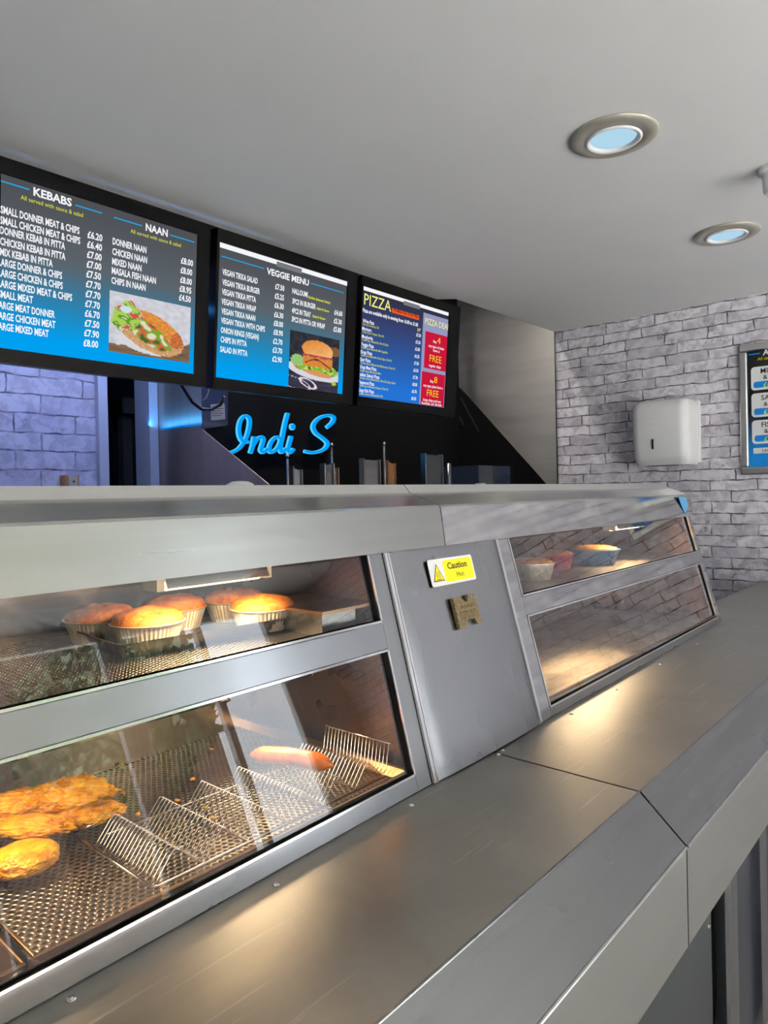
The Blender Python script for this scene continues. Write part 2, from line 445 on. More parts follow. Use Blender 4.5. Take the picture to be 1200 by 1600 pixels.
# doorway in the back wall and dark corridor behind it
struct('trim_2', MB().box(1.487, 1.530, 2.97, 3.1, 0, 2.28), M['trim_white'])
struct('trim_3', MB().box(1.733, 1.778, 2.97, 3.1, 0, 2.28), M['trim_white'])
struct('trim_4', MB().box(1.530, 1.733, 2.97, 3.1, 2.22, 2.28), M['trim_white'])
cor = MB().box(2.0, 2.06, 3.1, 4.6, 0, 2.95); cor.box(1.2, 1.26, 3.1, 4.6, 0, 2.95); cor.box(1.2, 2.06, 4.5, 4.56, 0, 2.95)
struct('wall_corridor', cor, M['door_dark'])
d0 = onX(166, 700, 2.0).y; d1 = onX(187, 700, 2.0).y; d2 = onX(199, 700, 2.0).y; d3 = onX(207, 700, 2.0).y
zt = onX(187, 675, 2.0).z; zt2 = onX(200, 650, 2.0).z
door = thing('door_1', (2.0, d1, 0), 'dark door in the corridor seen through the narrow doorway', 'door')
door['kind'] = 'structure'
mesh_obj('door_leaf', MB().box(1.985, 1.999, d1, d0+.3, 0, zt), M['door_leaf'], door)
fr = MB().box(1.96, 1.999, d2, d1, 0, zt2-.0); fr.box(1.96, 1.999, d2, d0+.3, zt, zt2)
mesh_obj('door_frame', fr, M['grey_panel'], door)
mesh_obj('architrave', MB().box(1.945, 1.999, d3, d2, 0, zt2), M['grey_plastic'], door)
p = onX(185, 650, 1.95); q = onX(208, 622, 1.95)
dc = thing('door_closer', (1.95, (p.y+q.y)/2, p.z), 'small box above the corridor door frame', 'box')
mesh_obj('housing', MB().box(1.9, 1.998, q.y+.03, p.y, p.z, q.z), M['black_matt'], dc)
mesh_obj('end_plate', MB().box(1.9, 1.998, q.y, q.y+.03, p.z, q.z), M['grey_plastic'], dc, label='pale grey end plate')
# socket box on the left brick wall
a = onY(99, 742, 2.94); b = onY(122, 742, 2.94)
t_ = thing('wall_box', (1.36, 2.97, 1.42), 'small beige box on the left brick wall, by the white door trim', 'socket')
mesh_obj('backbox', MB().box(a.x+.01, b.x+.012, 2.955, 2.999, 1.42, a.z), M['wood'], t_, bevel=.002)
mesh_obj('face_plate', MB().box(a.x+.022, b.x, 2.94, 2.956, 1.425, a.z-.003), M['beige'], t_, bevel=.002)
mesh_obj('screw', MB().tube([((a.x+b.x)/2+.012, 2.941, a.z-.028), ((a.x+b.x)/2+.012, 2.937, a.z-.028)], .004, 8), M['ink'], t_)

# ------------------------------------------------------------------ counter
def yb(x, z, off=0.0):     # customer-side face of the hot cupboards: slightly skewed and leaning back
    return .713 + .0185*x + .265*(z-.92) + off
SEAM = 1.135
def worktop(x0, x1, label, yback=1.3, front=True, seam_back=None):
    t = thing('worktop', ((x0+x1)/2, .6, .85), label, 'counter')
    if front:
        prof = [(yback, .92), (.444, .92), (.371, .852), (.371, .694), (.385, .694), (.385, .846), (.450, .905), (yback, .905)]
    else:
        prof = [(yback, .92), (.32, .92), (.32, .85), (.335, .85), (.335, .905), (yback, .905)]
    top = MB().slab([(x0, y, z) for y, z in prof[:2]+prof[-2:]], (x1-x0, 0, 0))
    mesh_obj('top', top, M['worktop'], t)
    bev = MB().slab([(x0, .444, .92), (x0, .371, .852), (x0, .385, .846), (x0, .45, .905)], (x1-x0, 0, 0))
    bev.tube([(x0, .4445, .9188), (x1, .4445, .9188)], .0022, 8)
    mesh_obj('bevelled_edge', bev, M['bevel'], t)
    ap = MB().slab([(x0, .371, .852), (x0, .371, .694), (x0, .385, .694), (x0, .385, .846)], (x1-x0, 0, 0))
    ap.tube([(x0, .371, .851), (x1, .371, .851)], .0028, 8)
    mesh_obj('apron', ap, M['apron'], t)
    return t
g = 'stainless counter sections'
w1 = worktop(-1.3, SEAM-.0025, 'near stainless counter section, in front of the display with pies')
w2 = worktop(SEAM+.0025, 2.69, 'middle stainless counter section, in front of the right-hand display')
w3 = worktop(2.694, XW-.004, 'far stainless counter section, running to the brick wall beyond the displays', yback=.925)
for w, pts in ((w1, [(112, 1561), (432, 1382), (643, 1258), (778, 1179)]), (w2, [(785, 1172), (893, 1116), (963, 1078), (1032, 1038), (1088, 1006)])):
    for (x, y) in pts:
        p = onZ(x, y, .92)
        s = MB().lathe([(.0, .0022), (.0022, .0022), (.0024, .0012), (.0042, .0012), (.0060, .0001)][::-1], (p.x, p.y, .92), 16)
        mesh_obj('screw', s, M['trim_bright'], w, smooth=True)
# cupboard fronts under the counter
base = MB().box(-1.3, XW-.01, .50, .60, .0, .90)
struct_b = thing('counter_base', (1.2, .55, 0), 'dark cupboard front below the steel counter apron', 'counter base')
mesh_obj('carcass', base, M['dark_steel'], struct_b)
ypan = .47
xa = onY(1113, 1500, ypan).x; xb = onY(1123, 1500, ypan).x; xc = onY(1143, 1500, ypan).x; xd = onY(1186, 1450, ypan).x
mesh_obj('panel', MB().box(-1.3, xa-.004, ypan, .5, .04, .88), M['grey_panel'], struct_b)
mesh_obj('post', MB().box(xb, xc, ypan-.015, .5, .0, .88), M['steel_v'], struct_b, label='bright steel post')
mesh_obj('panel', MB().box(xc+.002, xd, ypan+.008, .5, .04, .88), M['blue_panel'], struct_b, label='dark blue panel')
mesh_obj('post', MB().box(xd, xd+.07, ypan-.005, .5, .0, .88), M['steel_v'], struct_b)
mesh_obj('panel', MB().box(xd+.072, XW-.02, ypan+.008, .5, .04, .88), M['blue_panel'], struct_b)
p = onY(1117, 1432, ypan)
mesh_obj('screw', MB().lathe([(.006, 0), (.005, .003), (.0, .004)], (xa-.02, ypan, p.z), 12, Matrix.Rotation(math.pi/2, 3, 'X')), M['trim_bright'], struct_b)

# ------------------------------------------------------------------ heated displays
def dp(x, z, off=0.0):
    n = Vector((-.0185, 1, -.265)).normalized()
    return Vector((x, yb(x, z), z)) + n*off
def dbox(mb, x0, x1, z0, z1, o0=0.0, o1=.014):
    mb.hexa([dp(x0, z0, o0), dp(x1, z0, o0), dp(x1, z0, o1), dp(x0, z0, o1), dp(x0, z1, o0), dp(x1, z1, o0), dp(x1, z1, o1), dp(x0, z1, o1)]); return mb
DEPTH = .53
def display(x0, x1, wx0, wx1, za, zb, zc, zd, ztop, label, perf, fmat):
    t = thing('heated_display', ((x0+x1)/2, .9, .92), label, 'food display')
    f = MB()
    dbox(f, x0, wx0, .921, ztop); dbox(f, wx1, x1, .921, ztop)
    dbox(f, wx0, wx1, .921, za); dbox(f, wx0, wx1, zb, zc)
    dbox(f, wx0, wx1, zd, ztop)
    mesh_obj('frame', f, fmat, t, bevel=.0015)
    # folded bright lip and dark gasket round each window
    lip = MB(); gas = MB()
    for (z0, z1) in ((za, zb), (zc, zd)):
        for (a0, a1, b0, b1) in ((wx0, wx1, z0, z0+.0035), (wx0, wx1, z1-.0035, z1), (wx0, wx0+.004, z0, z1), (wx1-.004, wx1, z0, z1)):
            dbox(lip, a0, a1, b0, b1, -.0015, .012)
        for (a0, a1, b0, b1) in ((wx0+.004, wx0+.010, z0, z1), (wx1-.010, wx1-.004, z0, z1), (wx0, wx1, z0+.0035, z0+.006)):
            dbox(gas, a0, a1, b0, b1, .006, .014)
    mesh_obj('window_lip', lip, M['trim_bright'], t); mesh_obj('gasket', gas, M['black_matt'], t)
    for (z0, z1) in ((za, zb), (zc, zd)):
        mesh_obj('glass_pane', dbox(MB(), wx0, wx1, z0, z1, .008, .0125), M['glass'], t)
    # carcass: side linings, rear lining and deck
    zs = zc-.012
    for xx in (x0+.012, x1-.014):
        s = MB().slab([(xx, yb(xx, .925, .03), .925), (xx, yb(xx, ztop, .03), ztop), (xx, yb(xx, .925, DEPTH+.01), ztop), (xx, yb(xx, .925, DEPTH+.01), .925)], (.006, 0, 0))
        mesh_obj('side_lining', s, M['inner'], t)
    rear = MB().box(x0+.02, x1-.02, yb(x0, .92, DEPTH), yb(x0, .92, DEPTH)+.006, 1.0, ztop)
    mesh_obj('rear_door', rear, M['rear'], t)
    mesh_obj('rear_rail', MB().box(x0+.02, x1-.02, yb(x0, .92, DEPTH-.018), yb(x0, .92, DEPTH), .925, 1.0), M['steel'], t)
    mesh_obj('deck', MB().box(x0+.02, x1-.02, yb(x1, .92, .02), yb(x0, .92, DEPTH-.02), .921, .926), M['dark_steel'], t)
    sh = MB().slab([(x0+.02, yb(x0, zs, .02), zs), (x1-.02, yb(x1, zs, .02), zs), (x1-.02, yb(x1, .92, DEPTH-.03), zs), (x0+.02, yb(x0, .92, DEPTH-.03), zs)], (0, 0, .0015))
    mesh_obj('perforated_shelf', sh, perf, t)
    return t
disp_l = display(-1.2, .945, -1.15, .907, .946, 1.153, 1.198, 1.330, 1.330, 'left heated glass display with pies above and battered fish below', M['perf_shelf'], M['steel_v'])
disp_r = display(1.345, 2.775, 1.395, 2.738, .940, 1.140, 1.182, 1.327, 1.327, 'right heated glass display, mirroring the white brick wall', M['perf_fine'], M['steel_r'])

# plain centre panel between the displays
cp = thing('divider_panel', (1.145, .74, .92), 'plain brushed steel panel between the two displays, carrying the caution sticker', 'panel')
pm = MB(); NX, NZ = 24, 8
for k in range(NX+1):
    u = k/NX; x = .962+(1.333-.962)*u
    bow0 = .007*math.sin(math.pi*u)**.6
    for j in range(NZ+1):
        tz = j/NZ; pm.v.append(tuple(dp(x, .921+(1.316-.921)*tz, -.002-bow0*(1-tz**3))))
for k in range(NX):
    for j in range(NZ):
        a = k*(NZ+1)+j; pm.f.append((a, a+NZ+1, a+NZ+2, a+1))
mesh_obj('sheet', pm, M['steel_v'], cp, smooth=True)
mesh_obj('core', dbox(MB(), .948, 1.342, .921, 1.33, .0, .03), M['steel_v'], cp)
for (x0, x1, o) in ((.946, .9485, -.005), (.9495, .955, -.004), (.9565, .9605, -.004), (1.3335, 1.336, -.005), (1.337, 1.3395, -.005), (1.3405, 1.344, -.004)):
    mesh_obj('bead', dbox(MB(), x0, x1, .921, 1.316, o, .004), M['trim_bright'], cp)

# hood over the displays
def hood(x0, x1, label, fmat):
    t = thing('display_hood', ((x0+x1)/2, .95, 1.31), label, 'hood')
    def P(y, z): return [(x0, .713+.0185*x0+y, z), (x1, .713+.0185*x1+y, z)]
    prof = [(.140, 1.312), (.098, 1.316), (.109, 1.394), (.113, 1.398), (.188, 1.424), (.203, 1.4415), (.230, 1.4425), (.62, 1.4425), (.62, 1.335), (.16, 1.335)]
    def sheet(name, idx, mat, smooth=False):
        mb = MB()
        for i in idx:
            mb.v += P(*prof[i])
        for i in range(len(idx)-1): mb.f.append((2*i, 2*i+1, 2*i+3, 2*i+2))
        return mesh_obj(name, mb, mat, t, smooth=smooth)
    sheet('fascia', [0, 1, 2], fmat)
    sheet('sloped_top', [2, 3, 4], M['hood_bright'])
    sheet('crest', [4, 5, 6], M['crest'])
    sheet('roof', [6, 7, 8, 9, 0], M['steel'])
    for xx in (x0, x1):
        ends = MB()
        vs = [(xx, .713+.0185*xx+y, z) for y, z in prof]; ends.add(vs, [tuple(range(len(prof)))])
        mesh_obj('end_cap', ends, M['steel'], t)
    return t
hl = hood(-1.25, SEAM, 'left half of the steel hood, above the pie display', M['hood'])
hr = hood(SEAM+.0025, 2.79, 'right half of the steel hood, from the seam to the brick wall end', M['hood_r'])
yf = .713+.0185*2.78+.097
fp = [onY(x, y, yf) for x, y in ((1060, 776), (1071, 777), (1075, 790), (1071, 804), (1066, 792))]
o = mesh_obj('corner_film', MB().slab(fp, (0, .002, 0)), M['blue_film'])
tag(o, 'scrap of blue protective film on the far corner of the steel hood', 'film')

# caution sticker
st = thing('caution_sign', tuple(dp(1.138, 1.24, -.015)), 'yellow and white Caution Hot sticker on the steel divider panel', 'sign')
OFF = -.0095
def spoly(mb, pts, off): mb.add([dp(x, z, off) for x, z in pts], [tuple(range(len(pts)))]); return mb
def rrect(x0, x1, z0, z1, r, n=5):
    out = []
    for cx, cz, a0 in ((x1-r, z1-r, 0), (x0+r, z1-r, 90), (x0+r, z0+r, 180), (x1-r, z0+r, 270)):
        for i in range(n+1):
            a = math.radians(a0+90*i/n); out.append((cx+r*math.cos(a), cz+r*math.sin(a)))
    return out[::-1]
SX0, SX1, SZ0, SZ1 = 1.060, 1.214, 1.2385, 1.290
bk = [dp(x, z, OFF+.0012) for x, z in rrect(SX0, SX1, SZ0, SZ1, .005)]
mesh_obj('backing', MB().slab(bk, Vector(dp(1, 1, OFF)-dp(1, 1, OFF+.0012))), M['white'], st)
mesh_obj('yellow_field', spoly(MB(), rrect(1.108, 1.209, SZ0+.0045, SZ1-.0045, .004), OFF-.0004), M['yellow'], st)
tri = [(1.0665, 1.2475), (1.1035, 1.2475), (1.085, 1.2815)]
mesh_obj('hazard_triangle', spoly(MB(), tri[::-1], OFF-.0004), M['ink'], st)
c0 = (1.085, 1.2585)
tri2 = [(c0[0]+(x-c0[0])*.84, c0[1]+(z-c0[1])*.84) for x, z in tri]
mesh_obj('triangle_fill', spoly(MB(), tri2[::-1], OFF-.0008), M['yellow'], st)
hz = MB()
for dx in (-.005, 0, .005):
    pts = [(1.085+dx+.0012*math.sin(k*1.3), 1.2535+.0018*k) for k in range(8)]
    for (xa_, za_), (xb_, zb_) in zip(pts, pts[1:]):
        spoly(hz, [(xa_-.0006, za_), (xb_-.0006, zb_), (xb_+.0006, zb_), (xa_+.0006, za_)], OFF-.0012)
spoly(hz, [(1.077, 1.2505), (1.077, 1.2517), (1.093, 1.2517), (1.093, 1.2505)], OFF-.0012)
mesh_obj('heat_symbol', hz, M['ink'], st)

def text_shape(body, bold=0.0):
    cu = bpy.data.curves.new('t', 'FONT'); cu.body = body; cu.size = 1.0; cu.offset = bold; cu.resolution_u = 2
    ob = bpy.data.objects.new('t', cu); C.objects.link(ob)
    dg = bpy.context.evaluated_depsgraph_get(); dg.update()
    me = bpy.data.meshes.new_from_object(ob.evaluated_get(dg))
    vs = [(v.co.x, v.co.y) for v in me.vertices]; fs = [tuple(pp.vertices) for pp in me.polygons]
    bpy.data.objects.remove(ob); bpy.data.curves.remove(cu); bpy.data.meshes.remove(me)
    return vs, fs
def put_text(mb, body, fn, x0, width, y0, cap, bold=0.0, shear=0.0, align='L'):
    """text fitted to a width and a capital height; fn maps local (x, y) to a point"""
    vs, fs = text_shape(body, bold)
    if not vs: return
    mnx = min(v[0] for v in vs); mxx = max(v[0] for v in vs)
    sx_ = width/(mxx-mnx) if width else cap/.7; sy_ = cap/.70
    w = (mxx-mnx)*sx_
    ox = x0 if align == 'L' else (x0-w if align == 'R' else x0-w/2)
    mb.add([fn(ox+(vx-mnx)*sx_+shear*vy*sy_, y0+vy*sy_) for vx, vy in vs], fs)
tx = MB()
fnc = lambda x, z: dp(x, z, OFF-.0010)
put_text(tx, 'Caution', fnc, 1.1205, .069, 1.2675, .0125, .018)
put_text(tx, 'Hot', fnc, 1.147, .025, 1.2505, .0098)
mesh_obj('lettering', tx, M['ink'], st)

# bronze maker's badge (letter-shaped plate)
bx = lambda u, v: (1.106+.082*u, 1.152+.060*v)
out = [(0, .0), (.0, 1.0), (.33, 1.0), (.46, .80), (.56, .80), (.64, 1.0), (.92, 1.0), (1.0, .02), (.80, .02), (.70, .22), (.36, .22), (.30, .0)]
out = [bx(u, v) for u, v in out]
bd = [dp(x, z, -.008) for x, z in out]
bg = thing('bronze_badge', tuple(dp(1.147, 1.152, -.014)), 'cast bronze M-shaped badge on the steel divider panel, below the sticker', 'badge')
mesh_obj('plate', MB().slab(bd, dp(1, 1, -.017)-dp(1, 1, -.008)), M['brass'], bg, bevel=.0012)
rl = MB()
for (u0, u1, v) in ((.24, .80, .60), (.16, .88, .42), (.14, .90, .29)):
    k = u0
    while k < u1:
        w_ = .03+.04*rnd.random(); x, z = bx(k, v); x2, z2 = bx(min(k+w_, u1), v+.10)
        dbox(rl, x, x2, z, z2, -.0182, -.0165); k += w_+.025
mesh_obj('relief', rl, M['brass'], bg)

# ------------------------------------------------------------------ perforated food trays
def tray(x0, x1, y0, y1, z0, h, label, mat, name='perforated_tray', rimw=.012):
    t = thing(name, ((x0+x1)/2, (y0+y1)/2, z0), label, 'tray')
    mesh_obj('base_sheet', MB().box(x0+.012, x1-.012, y0+.012, y1-.012, z0, z0+.0012), mat, t)
    rm = MB()
    q = [(x0, y0), (x1, y0), (x1, y1), (x0, y1)]; i_ = [(x0+.012, y0+.012), (x1-.012, y0+.012), (x1-.012, y1-.012), (x0+.012, y1-.012)]
    for k in range(4):
        a, b = q[k], q[(k+1) % 4]; c, d = i_[(k+1) % 4], i_[k]
        rm.hexa([(a[0], a[1], z0+h-.001), (b[0], b[1], z0+h-.001), (c[0], c[1], z0), (d[0], d[1], z0),
                 (a[0], a[1], z0+h+.001), (b[0], b[1], z0+h+.001), (c[0], c[1], z0+.002), (d[0], d[1], z0+.002)])
    rm.tube([(a[0], a[1], z0+h) for a in q], .0028, 8, closed=True)
    mesh_obj('rim', rm, M['inner'], t)
    return t
tray(.293, .908, .752, 1.225, .934, .016, 'perforated steel tray under the battered fish and wire rack', M['perf'])
tray(-.35, .281, .748, 1.215, .934, .016, 'perforated steel tray at the left edge of the photo, before the divider', M['perf'])
tray(1.385, 2.735, .772, 1.245, .934, .014, 'finely perforated tray in the lower right-hand display', M['perf_fine'])

# ------------------------------------------------------------------ battered fish
def blob(name, c, dims, ang, mat, seed, amp, label, cat='fish', tilt=0.0, group=None, sub=6, freq=1.0):
    import bmesh
    bm = bmesh.new(); bmesh.ops.create_icosphere(bm, subdivisions=sub, radius=1)
    R = Euler((tilt, 0, ang)).to_matrix(); off = Vector((seed*3.1, seed*1.7, seed*.9))
    for v in bm.verts:
        d = v.co.normalized()
        n1 = mnoise.noise(d*1.6*freq+off); n2 = mnoise.noise(d*4.5*freq+off); n3 = .25-abs(mnoise.noise(d*9*freq+off)); n4 = .2-abs(mnoise.noise(d*20*freq+off))
        k = 1+amp*(1.0*n1+.55*n2+.75*n3+.45*n4)
        edge = 1-abs(d.z)
        k *= 1+amp*.5*edge*mnoise.noise(d*7+off)
        p = Vector((d.x*dims[0], d.y*dims[1], d.z*dims[2]*(1.0 if d.z > 0 else .8)))*k
        v.co = Vector(c)+R @ p
    me = bpy.data.meshes.new(name); bm.to_mesh(me); bm.free(); me.materials.append(mat)
    me.polygons.foreach_set('use_smooth', [True]*len(me.polygons))
    o = bpy.data.objects.new(name, me); C.objects.link(o)
    tag(o, label, cat, group); return o
ANG = YAW-math.pi/2
gF = 'pieces of battered fish in the lower left display'
def fish(px, py, z, dims, dang, mat, seed, amp, label, tilt=0.0):
    p = onZ(px, py, z); return blob('battered_fish', (p.x, p.y, z), dims, ANG+math.radians(dang), mat, seed, amp, label, 'battered fish', tilt, gF)
fish(112, 1241, .984, (.060, .030, .020), 10, M['batter'], 1, .20, 'ragged golden battered fish piece at the back right of the fish pile', .35)
fish(138, 1272, .958, (.050, .026, .014), 18, M['batter'], 2, .16, 'smooth flat battered fish piece lying under the ragged one at the back right', .2)
fish(40, 1254, .980, (.056, .026, .020), 22, M['batter_y'], 3, .24, 'knobbly battered fish piece at the back left of the pile, cut by the photo edge')
fish(46, 1292, .965, (.064, .021, .016), -4, M['batter_y'], 4, .20, 'long crinkled battered fish strip in the middle of the fish pile')
fish(36, 1343, .956, (.043, .040, .019), 0, M['batter_y'], 5, .10, 'round deep-yellow battered piece nearest the glass')

# batter crumbs
gC = 'loose batter crumbs on the perforated tray'
crumbs = [(190, 1196, 'a small crumb near the back of the tray'), (301, 1217, 'a flat crumb behind the second rack wave'), (215, 1272, 'the large orange crumb right of the fish pile'),
          (192, 1240, 'a tiny crumb between fish and rack'), (277, 1250, 'a crumb against the back of the rack'), (322, 1262, 'a crumb lying under the third rack wave'),
          (332, 1278, 'a crumb under the middle of the rack'), (330, 1170, 'a speck near the rear corner of the tray'), (232, 1279, 'a thin crumb touching the first rack wave')]
for k, (x, y, lb) in enumerate(crumbs):
    p = onZ(x, y, .94); s = (.0085 if k == 2 else .0055)*(.8+.5*rnd.random())
    o = blob('batter_crumb', (p.x, p.y, .9395), (s, s*.6, s*.45), rnd.random()*3, M['batter'], 20+k, .35, 'golden batter crumb, ' + lb, 'crumb', 0, gC, 2)

# ------------------------------------------------------------------ wire rack and sausage
rk = thing('wire_rack', (.66, .865, .938), 'corrugated wire sausage rack on the perforated tray', 'rack')
wires = MB(); NW = 19; x_s, pitch, zlo, zhi = .452, .0725, .9405, .975
def wire_profile():
    pts = []
    for k in range(6):
        xx = x_s+k*pitch
        pts += [(xx, zlo), (xx+.006, zlo+.006), (xx+.024, zhi-.006), (xx+.030, zhi), (xx+.037, zhi-.004), (xx+.062, zlo+.006)]
    pts += [(x_s+6*pitch, zlo+.004), (x_s+6*pitch+.006, zlo+.008), (x_s+6*pitch+.014, zlo+.05)]
    return pts
prof = wire_profile()
for i in range(NW):
    yy = .790+(.945-.790)*i/(NW-1)
    wires.tube([(x, yy, z) for x, z in prof], .00085, 5)
mesh_obj('wire_grid', wires, M['wire'], rk, smooth=True)
rim = MB()
xe = prof[-1][0]
rim.tube([(.446, 1.0, .945), (.446, .95, .944), (.448, .786, .942), (.455, .783, .942), (xe-.02, .783, .942)], .0022, 8)
rim.tube([(.470, .945, .950), (xe-.02, .945, .942)], .0016, 8)
rim.tube([(.446, 1.0, .945), (.462, .965, .962)], .0016, 8)
rim.tube([(xe, .786, prof[-1][1]), (xe, .948, prof[-1][1])], .0014, 8)
for k in (2, 4):
    rim.tube([(x_s+k*pitch, .786, zlo), (x_s+k*pitch, .948, zlo)], .0014, 8)
mesh_obj('frame_rods', rim, M['wire'], rk, smooth=True)
a = onZ(391, 1178, .982); b = onZ(521, 1201, .975)
sp_ = []; sr = []
for k in range(15):
    u = k/14; p = a.lerp(b, u); p.z = .980+.006*math.sin(math.pi*u)
    sp_.append(p); e = min(u, 1-u)*14
    sr.append(.0145*min(1, math.sqrt(max(.03, e/2.2)))*(1+.03*math.sin(u*17)))
o = mesh_obj('sausage', MB().tube(sp_, sr, 18), M['sausage'], smooth=True)
tag(o, 'single browned sausage lying in a trough of the wire rack', 'sausage')

# ------------------------------------------------------------------ pies on a baking tray
ZS = 1.1875
bt_ = thing('baking_tray', (.70, 1.05, ZS), 'dark baking tray holding the five pies', 'tray')
A = Vector((.500, .950)); e1 = Vector((.995, -.10)).normalized(); e2 = Vector((.10, .995)).normalized()
L1, L2 = .345, .25
def tp(u, v, z, grow=0.0):
    q = A + e1*(u*L1+(1 if u > .5 else -1)*grow) + e2*(v*L2+(1 if v > .5 else -1)*grow); return (q.x, q.y, z)
def ring(z, grow, r=.03, n=5):
    pts = []
    for (cu, cv, a0) in ((1, 1, 0), (0, 1, 90), (0, 0, 180), (1, 0, 270)):
        c = Vector(tp(cu, cv, z, grow-r))
        for i in range(n+1):
            w = math.radians(a0+90*i/n); q = e1*(r*math.cos(w))+e2*(r*math.sin(w)); pts.append((c.x+q.x, c.y+q.y, z))
    return pts
rings = [ring(ZS, -.012, .02), ring(ZS+.024, .0), ring(ZS+.026, .008), ring(ZS+.024, .008), ring(ZS+.0225, .0), ring(ZS+.002, -.010, .02)]
tm = MB(); nr = len(rings[0])
for r_ in rings: tm.v += r_
for i in range(len(rings)-1):
    for j in range(nr): tm.f.append((i*nr+j, i*nr+(j+1) % nr, (i+1)*nr+(j+1) % nr, (i+1)*nr+j))
tm.f.append(tuple(range(nr))[::-1]); tm.f.append(tuple((len(rings)-1)*nr+j for j in range(nr)))
mesh_obj('pan', tm, M['pan'], bt_)
def pie(px, py, label, seed, fmat, D=.112):
    p = onZ(px, py, ZS+.040); z0 = ZS+.0022
    t = thing('pie', (p.x, p.y, z0), label, 'pie', 'pies on the baking tray')
    R = D/2
    f = MB().lathe([(R*.76, 0), (R*.78, .001), (R*.97, .034), (R*1.04, .036), (R*1.05, .0375), (R*.99, .038)], (p.x, p.y, z0), 96,
                   flute=lambda i, j: (.018 if j % 2 else -.012) if 0 < i < 3 else 0)
    mesh_obj('foil_cup', f, fmat, t, smooth=False)
    cm = MB(); n = 72; rows = 18
    for i in range(rows+1):
        u = i/rows
        for j in range(n):
            w = 2*math.pi*j/n; r = R*1.0*(1-u)
            h = .038+.020*math.sqrt(max(0, 1-(1-u)**3.0))+.0018*mnoise.noise(Vector((math.cos(w)*r*60, math.sin(w)*r*60, seed*7)))
            if .08 < u < .2: h += .0012*math.sin(w*26)
            du = abs(r*math.sin(w+seed)) ; dl = r*math.cos(w+seed)
            if u > .28: h += .0028*math.exp(-(du/.014)**2)*math.sin(dl*330)
            if u == 0: h = .0375
            cm.v.append((p.x+r*math.cos(w), p.y+r*math.sin(w), z0+h))
    for i in range(rows):
        for j in range(n): cm.f.append((i*n+j, i*n+(j+1) % n, (i+1)*n+(j+1) % n, (i+1)*n+j))
    mesh_obj('crust', cm, M['pastry'], t, smooth=True)
    return t
pie(157, 964, 'browned pie at the far left of the tray, half behind the front left pie', 1, M['foil'])
pie(231, 970, 'front left pie in a gold-lit foil cup with a slashed crust', 2, M['foil'])
pie(272, 948, 'pie at the back middle of the tray, between front left and back right pies', 3, M['foil'])
pie(366, 936, 'browned pie at the back right of the tray, partly hidden by another', 4, M['foil'])
pie(411, 948, 'front right pie in a bright silver fluted foil cup', 5, M['foil'])
stn = thing('steel_stand', (.85, .85, ZS), 'low steel box stand at the right end of the pie shelf', 'stand')
mesh_obj('top_plate', MB().box(.783, .918, .825, 1.02, 1.226, 1.231), M['inner'], stn)
mesh_obj('body', MB().box(.790, .870, .833, 1.01, ZS+.001, 1.226), M['steel'], stn)

# ------------------------------------------------------------------ heat lamps
def heat_lamp(x0, x1, y, z, label, power):
    t = thing('heat_lamp', ((x0+x1)/2, y, z), label, 'heat lamp', 'quartz heat lamps inside the displays')
    refl = MB()
    prof = [(-.03, -.012), (-.02, .008), (.02, .008), (.03, -.012), (.027, -.012), (.018, .005), (-.018, .005), (-.027, -.012)]
    refl.slab([(x0, y+a, z+b) for a, b in prof], (x1-x0, 0, 0))
    mesh_obj('reflector', refl, M['trim_bright'], t)
    for xx in (x0-.012, x1):
        mesh_obj('end_holder', MB().box(xx, xx+.012, y-.02, y+.02, z-.016, z+.006), M['lamp_body'], t)
    mesh_obj('tube', MB().tube([(x0, y, z-.012), (x1, y, z-.012)], .0065, 10), M['lamp_tube'], t, smooth=True)
    l = area_light('lamp_light', ((x0+x1)/2, y, z-.016), (0, 0, 0), x1-x0, .06, power*.25, (1.0, .72, .43))
    l.parent = t; l.matrix_parent_inverse = Matrix.Translation(-t.location)
    return t
heat_lamp(.54, .725, .915, 1.305, 'lit heat lamp under the hood above the pies', 6.5)
heat_lamp(-.05, .13, .955, 1.300, 'heat lamp under the hood beyond the left photo edge', 4.5)
heat_lamp(.67, .845, .95, 1.112, 'lit heat lamp under the pie shelf above the sausage rack', 2.6)
heat_lamp(.175, .35, .95, 1.112, 'heat lamp under the pie shelf above the fish, mostly hidden', 2.6)
heat_lamp(2.23, 2.47, .955, 1.303, 'lit heat lamp under the hood of the right display', 4.0)
heat_lamp(1.73, 2.08, .895, 1.124, 'lit heat lamp under the shelf of the right display', 8.0)

# tubs on the right-hand shelf
ZR = 1.1715
def tub(px0, px1, py, depth_y, h, label, cat, body_mat, fill_mat, name):
    a = onY(px0, py, depth_y); b = onY(px1, py, depth_y); R = (b.x-a.x)/2*.8; cx = (a.x+b.x)/2
    t = thing(name, (cx, depth_y, ZR), label, cat)
    mesh_obj('cup', MB().lathe([(R*.8, 0), (R*.98, h*.9), (R*1.04, h*.92), (R*1.04, h*.96), (R*.96, h*.96), (R*.94, h*.86)], (cx, depth_y, ZR+.001), 40, flute=lambda i, j: (.01 if j % 2 else -.01) if i < 2 else 0), body_mat, t, smooth=False)
    mesh_obj('filling', MB().lathe([(R*.96, h*.88), (R*.9, h*1.05), (R*.6, h*1.18), (0, h*1.22)], (cx, depth_y, ZR+.001), 40), fill_mat, t, smooth=True)
tub(806, 852, 905, .99, .050, 'silver foil tub with browned topping on the right-hand shelf', 'tub', M['foil'], M['pastry'], 'foil_tub')
tub(850, 884, 903, 1.06, .050, 'small red tub on the right-hand shelf, beside the foil tub', 'tub', M['tub_red'], M['pastry'], 'red_tub')
tub(905, 948, 890, 1.03, .050, 'blue tub with yellow top on the right-hand shelf', 'tub', M['tub_blue'], M['batter_y'], 'blue_tub')

